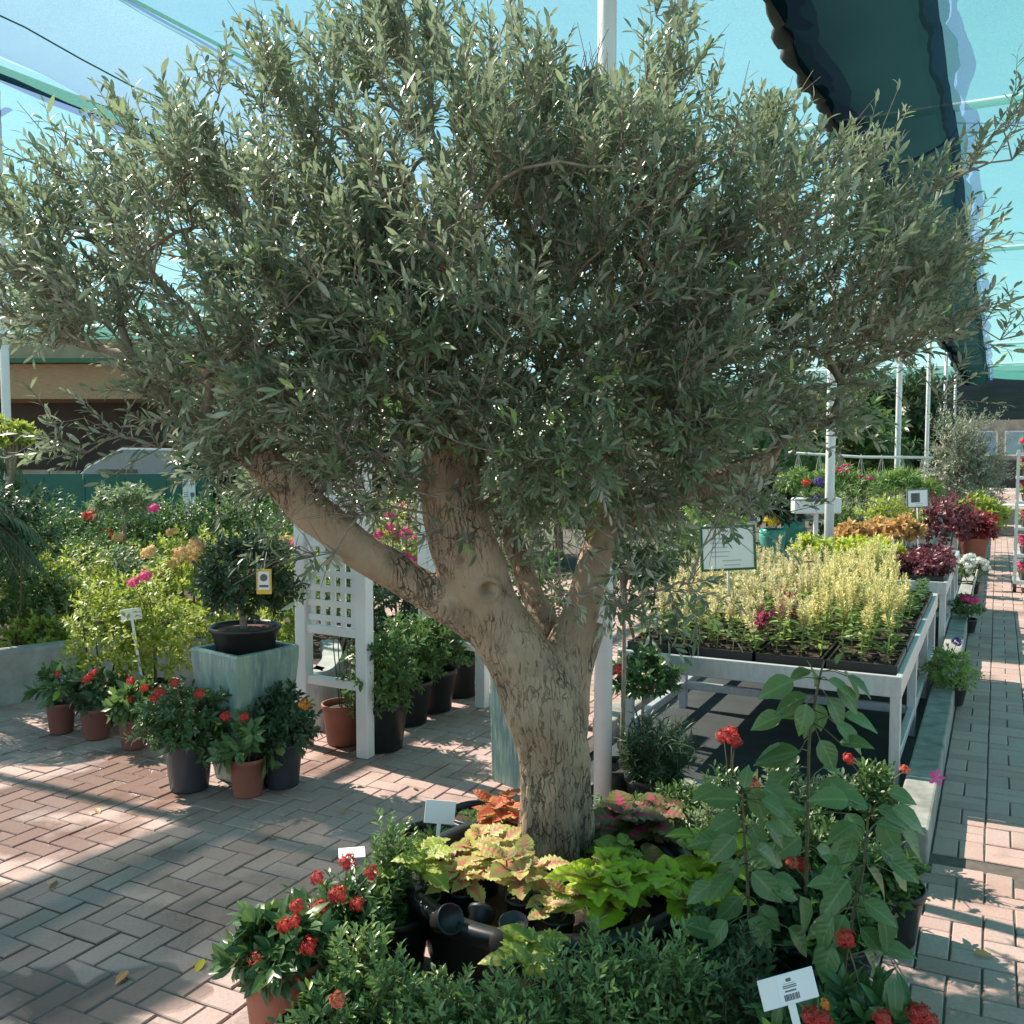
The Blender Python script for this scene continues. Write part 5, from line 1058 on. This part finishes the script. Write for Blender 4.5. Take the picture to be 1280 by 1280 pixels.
# rail with hanging baskets
a, c = dp(985, 566, 15.3), dp(1166, 572, 15.6)
tag(MB().tube([a, (a+c)/2-Z*.03, c], .022, 8).build('hanging_rail', M['whitepole'], None, True), 'white rail carrying the hanging baskets', 'rail')
for k in range(7):
    t = (k+.5)/7; q = a+(c-a)*t; q[2] -= .62+.08*math.sin(k*2.3)
    r = plant('hanging_basket', 'fern hanging basket %s, %s from the framed sign pole' % ('with pink blooms' if k in (2, 3) else 'without blooms', ORD[6-k]), 'hanging basket', q, .16, .3, .2, 110, 9, 'narrow', .15, 'fern', (.13, .13), 'baskets hanging from the white rail', 0, 180+k, heads=5 if k in (2, 3) else 0, fmat='pinkfl', fr=.06, potmat='white')
    for an in range(4): MB().tube([(math.cos(an*1.57)*.12, math.sin(an*1.57)*.12, .12), (0, 0, .64+.08*math.sin(k*2.3))], .004, 4).build('cord', M['cord'], r)
# red-leaved plant in terracotta pot, low things at the kerb
g = gp(1217, 700, .1); plant('potted_bromeliad', 'crimson-leaved plant in terracotta pot at the kerb', 'potted plant', g, .5, .34, .2, 90, 8, 'ixora', .16, 'crimson', (.2, .34), None, 0, 190, potmat='terra', spread=.5)
g = gp(1176, 880, .02); plant('potted_herb', 'bright green bushy plant between bench leg and kerb', 'potted plant', g+np.array([.05, 0, 0]), .24, .17, .17, 190, 9, 'simple', .035, 'fern', (.12, .13), None, 0, 191, flowers=[(1196, 802, 6.4, 'purplefl')], fr=.03, ry=.3)
g = gp(1212, 742, .02); plant('white_petunia', 'white-flowered plant beside the second bench', 'potted plant', g, .3, .2, .16, 90, 8, 'simple', .05, 'mid', (.12, .14), None, 0, 192, heads=22, fmat='whitefl', fr=.045)
g = gp(1206, 790, .02); plant('pink_petunia', 'pink-flowered low plant under the second bench edge', 'potted plant', g, .24, .16, .13, 90, 8, 'simple', .045, 'mid', (.11, .13), None, 0, 193, heads=4, fmat='pinkfl', fr=.035)
q0, q1 = gp(1208, 770, .1), dp(1222, 712, 9.2); tag(MB().tube([q0, q1], .008, 6).build('bamboo_cane', M['cord'], None, True), 'thin pale cane leaning by the second bench', 'cane')
# rolling rack with pink petunias at the right
rk = gp(1268, 740); r = empty('plant_rack', rk, 'tall wheeled metal rack of shelves at the aisle', 'rack')
for s_ in (0, .5):
    for w_ in (0, 1.2): 
        MB().bar(U*s_+V*w_+Z*.1, U*s_+V*w_+Z*1.75, .03).build('upright', M['alu'], r); MB().tube([U*s_+V*(w_-.02)+Z*.05, U*s_+V*(w_+.02)+Z*.05], .05, 14).build('caster', M['blackpot'], r)
SH = (.12, .45, .78, 1.1, 1.4, 1.7)
for z in SH: MB().box(U*.25+V*.6+Z*z, (.54, 1.24, .03), (U, V, Z)).build('shelf', M['alu'], r)
for z in SH[:]:
    for w_ in (.1, .36): plant('petunia', 'pink petunia on the %s shelf of the rack, %s the upright' % (ORD[SH.index(z)], 'next to' if w_ < .2 else 'second from'), 'petunia', rk+U*.16+V*w_+Z*(z+.016), .15, .11, .08, 45, 7, 'simple', .04, 'fern', (.06, .09), 'petunias on the rack', 0, 200+int(z*10), heads=7, fmat='pinkfl', fr=.035)
g = gp(1251, 668); r = empty('wooden_crate', g, 'grey wooden crate at the far end of the aisle', 'crate', rz=-AU)
for z in (.12, .3, .48): bevel(MB().box((0, -.3, z), (1.1, .03, .15)).build('plank', M['wood'], r), .004)
for xx in (-.5, .5): MB().box((xx, 0, .3), (.06, .58, .6)).build('end_board', M['wood'], r)
for yy in (-.2, 0, .2): MB().box((0, yy, .615), (1.15, .18, .03)).build('plank', M['paper'], r)

# fallen leaves on the paving
for i, (px, py, lab) in enumerate(((255, 1198, 'curled yellow fallen leaf at the edge of the damp paving'), (160, 1213, 'pale fallen leaf beside the puddle'), (330, 1045, 'brown fallen leaf on the sunlit bricks'), (120, 1010, 'small fallen leaf on the damp red bricks'), (520, 985, 'dry fallen leaf between the arch and blank tag'), (1215, 1190, 'dry fallen leaf on the pink bricks by the kerb end'), (60, 1105, 'brown fallen leaf in the shaded paving'), (430, 1010, 'dry leaf fallen near the dark grey pot'))):
    rg = random.Random(i); o = link('fallen_leaf', solo_mesh(G['ixora'], M['bract' if i % 2 else 'yellowfl'] if i < 2 else M['orange_leaf'], rg.random()), None, loc=gp(px, py, .012)); o.scale = (rg.uniform(.05, .075),)*3; o.rotation_euler = (rg.uniform(-.2, .2), rg.uniform(-.3, .3), rg.uniform(0, 6)); tag(o, lab, 'leaf')
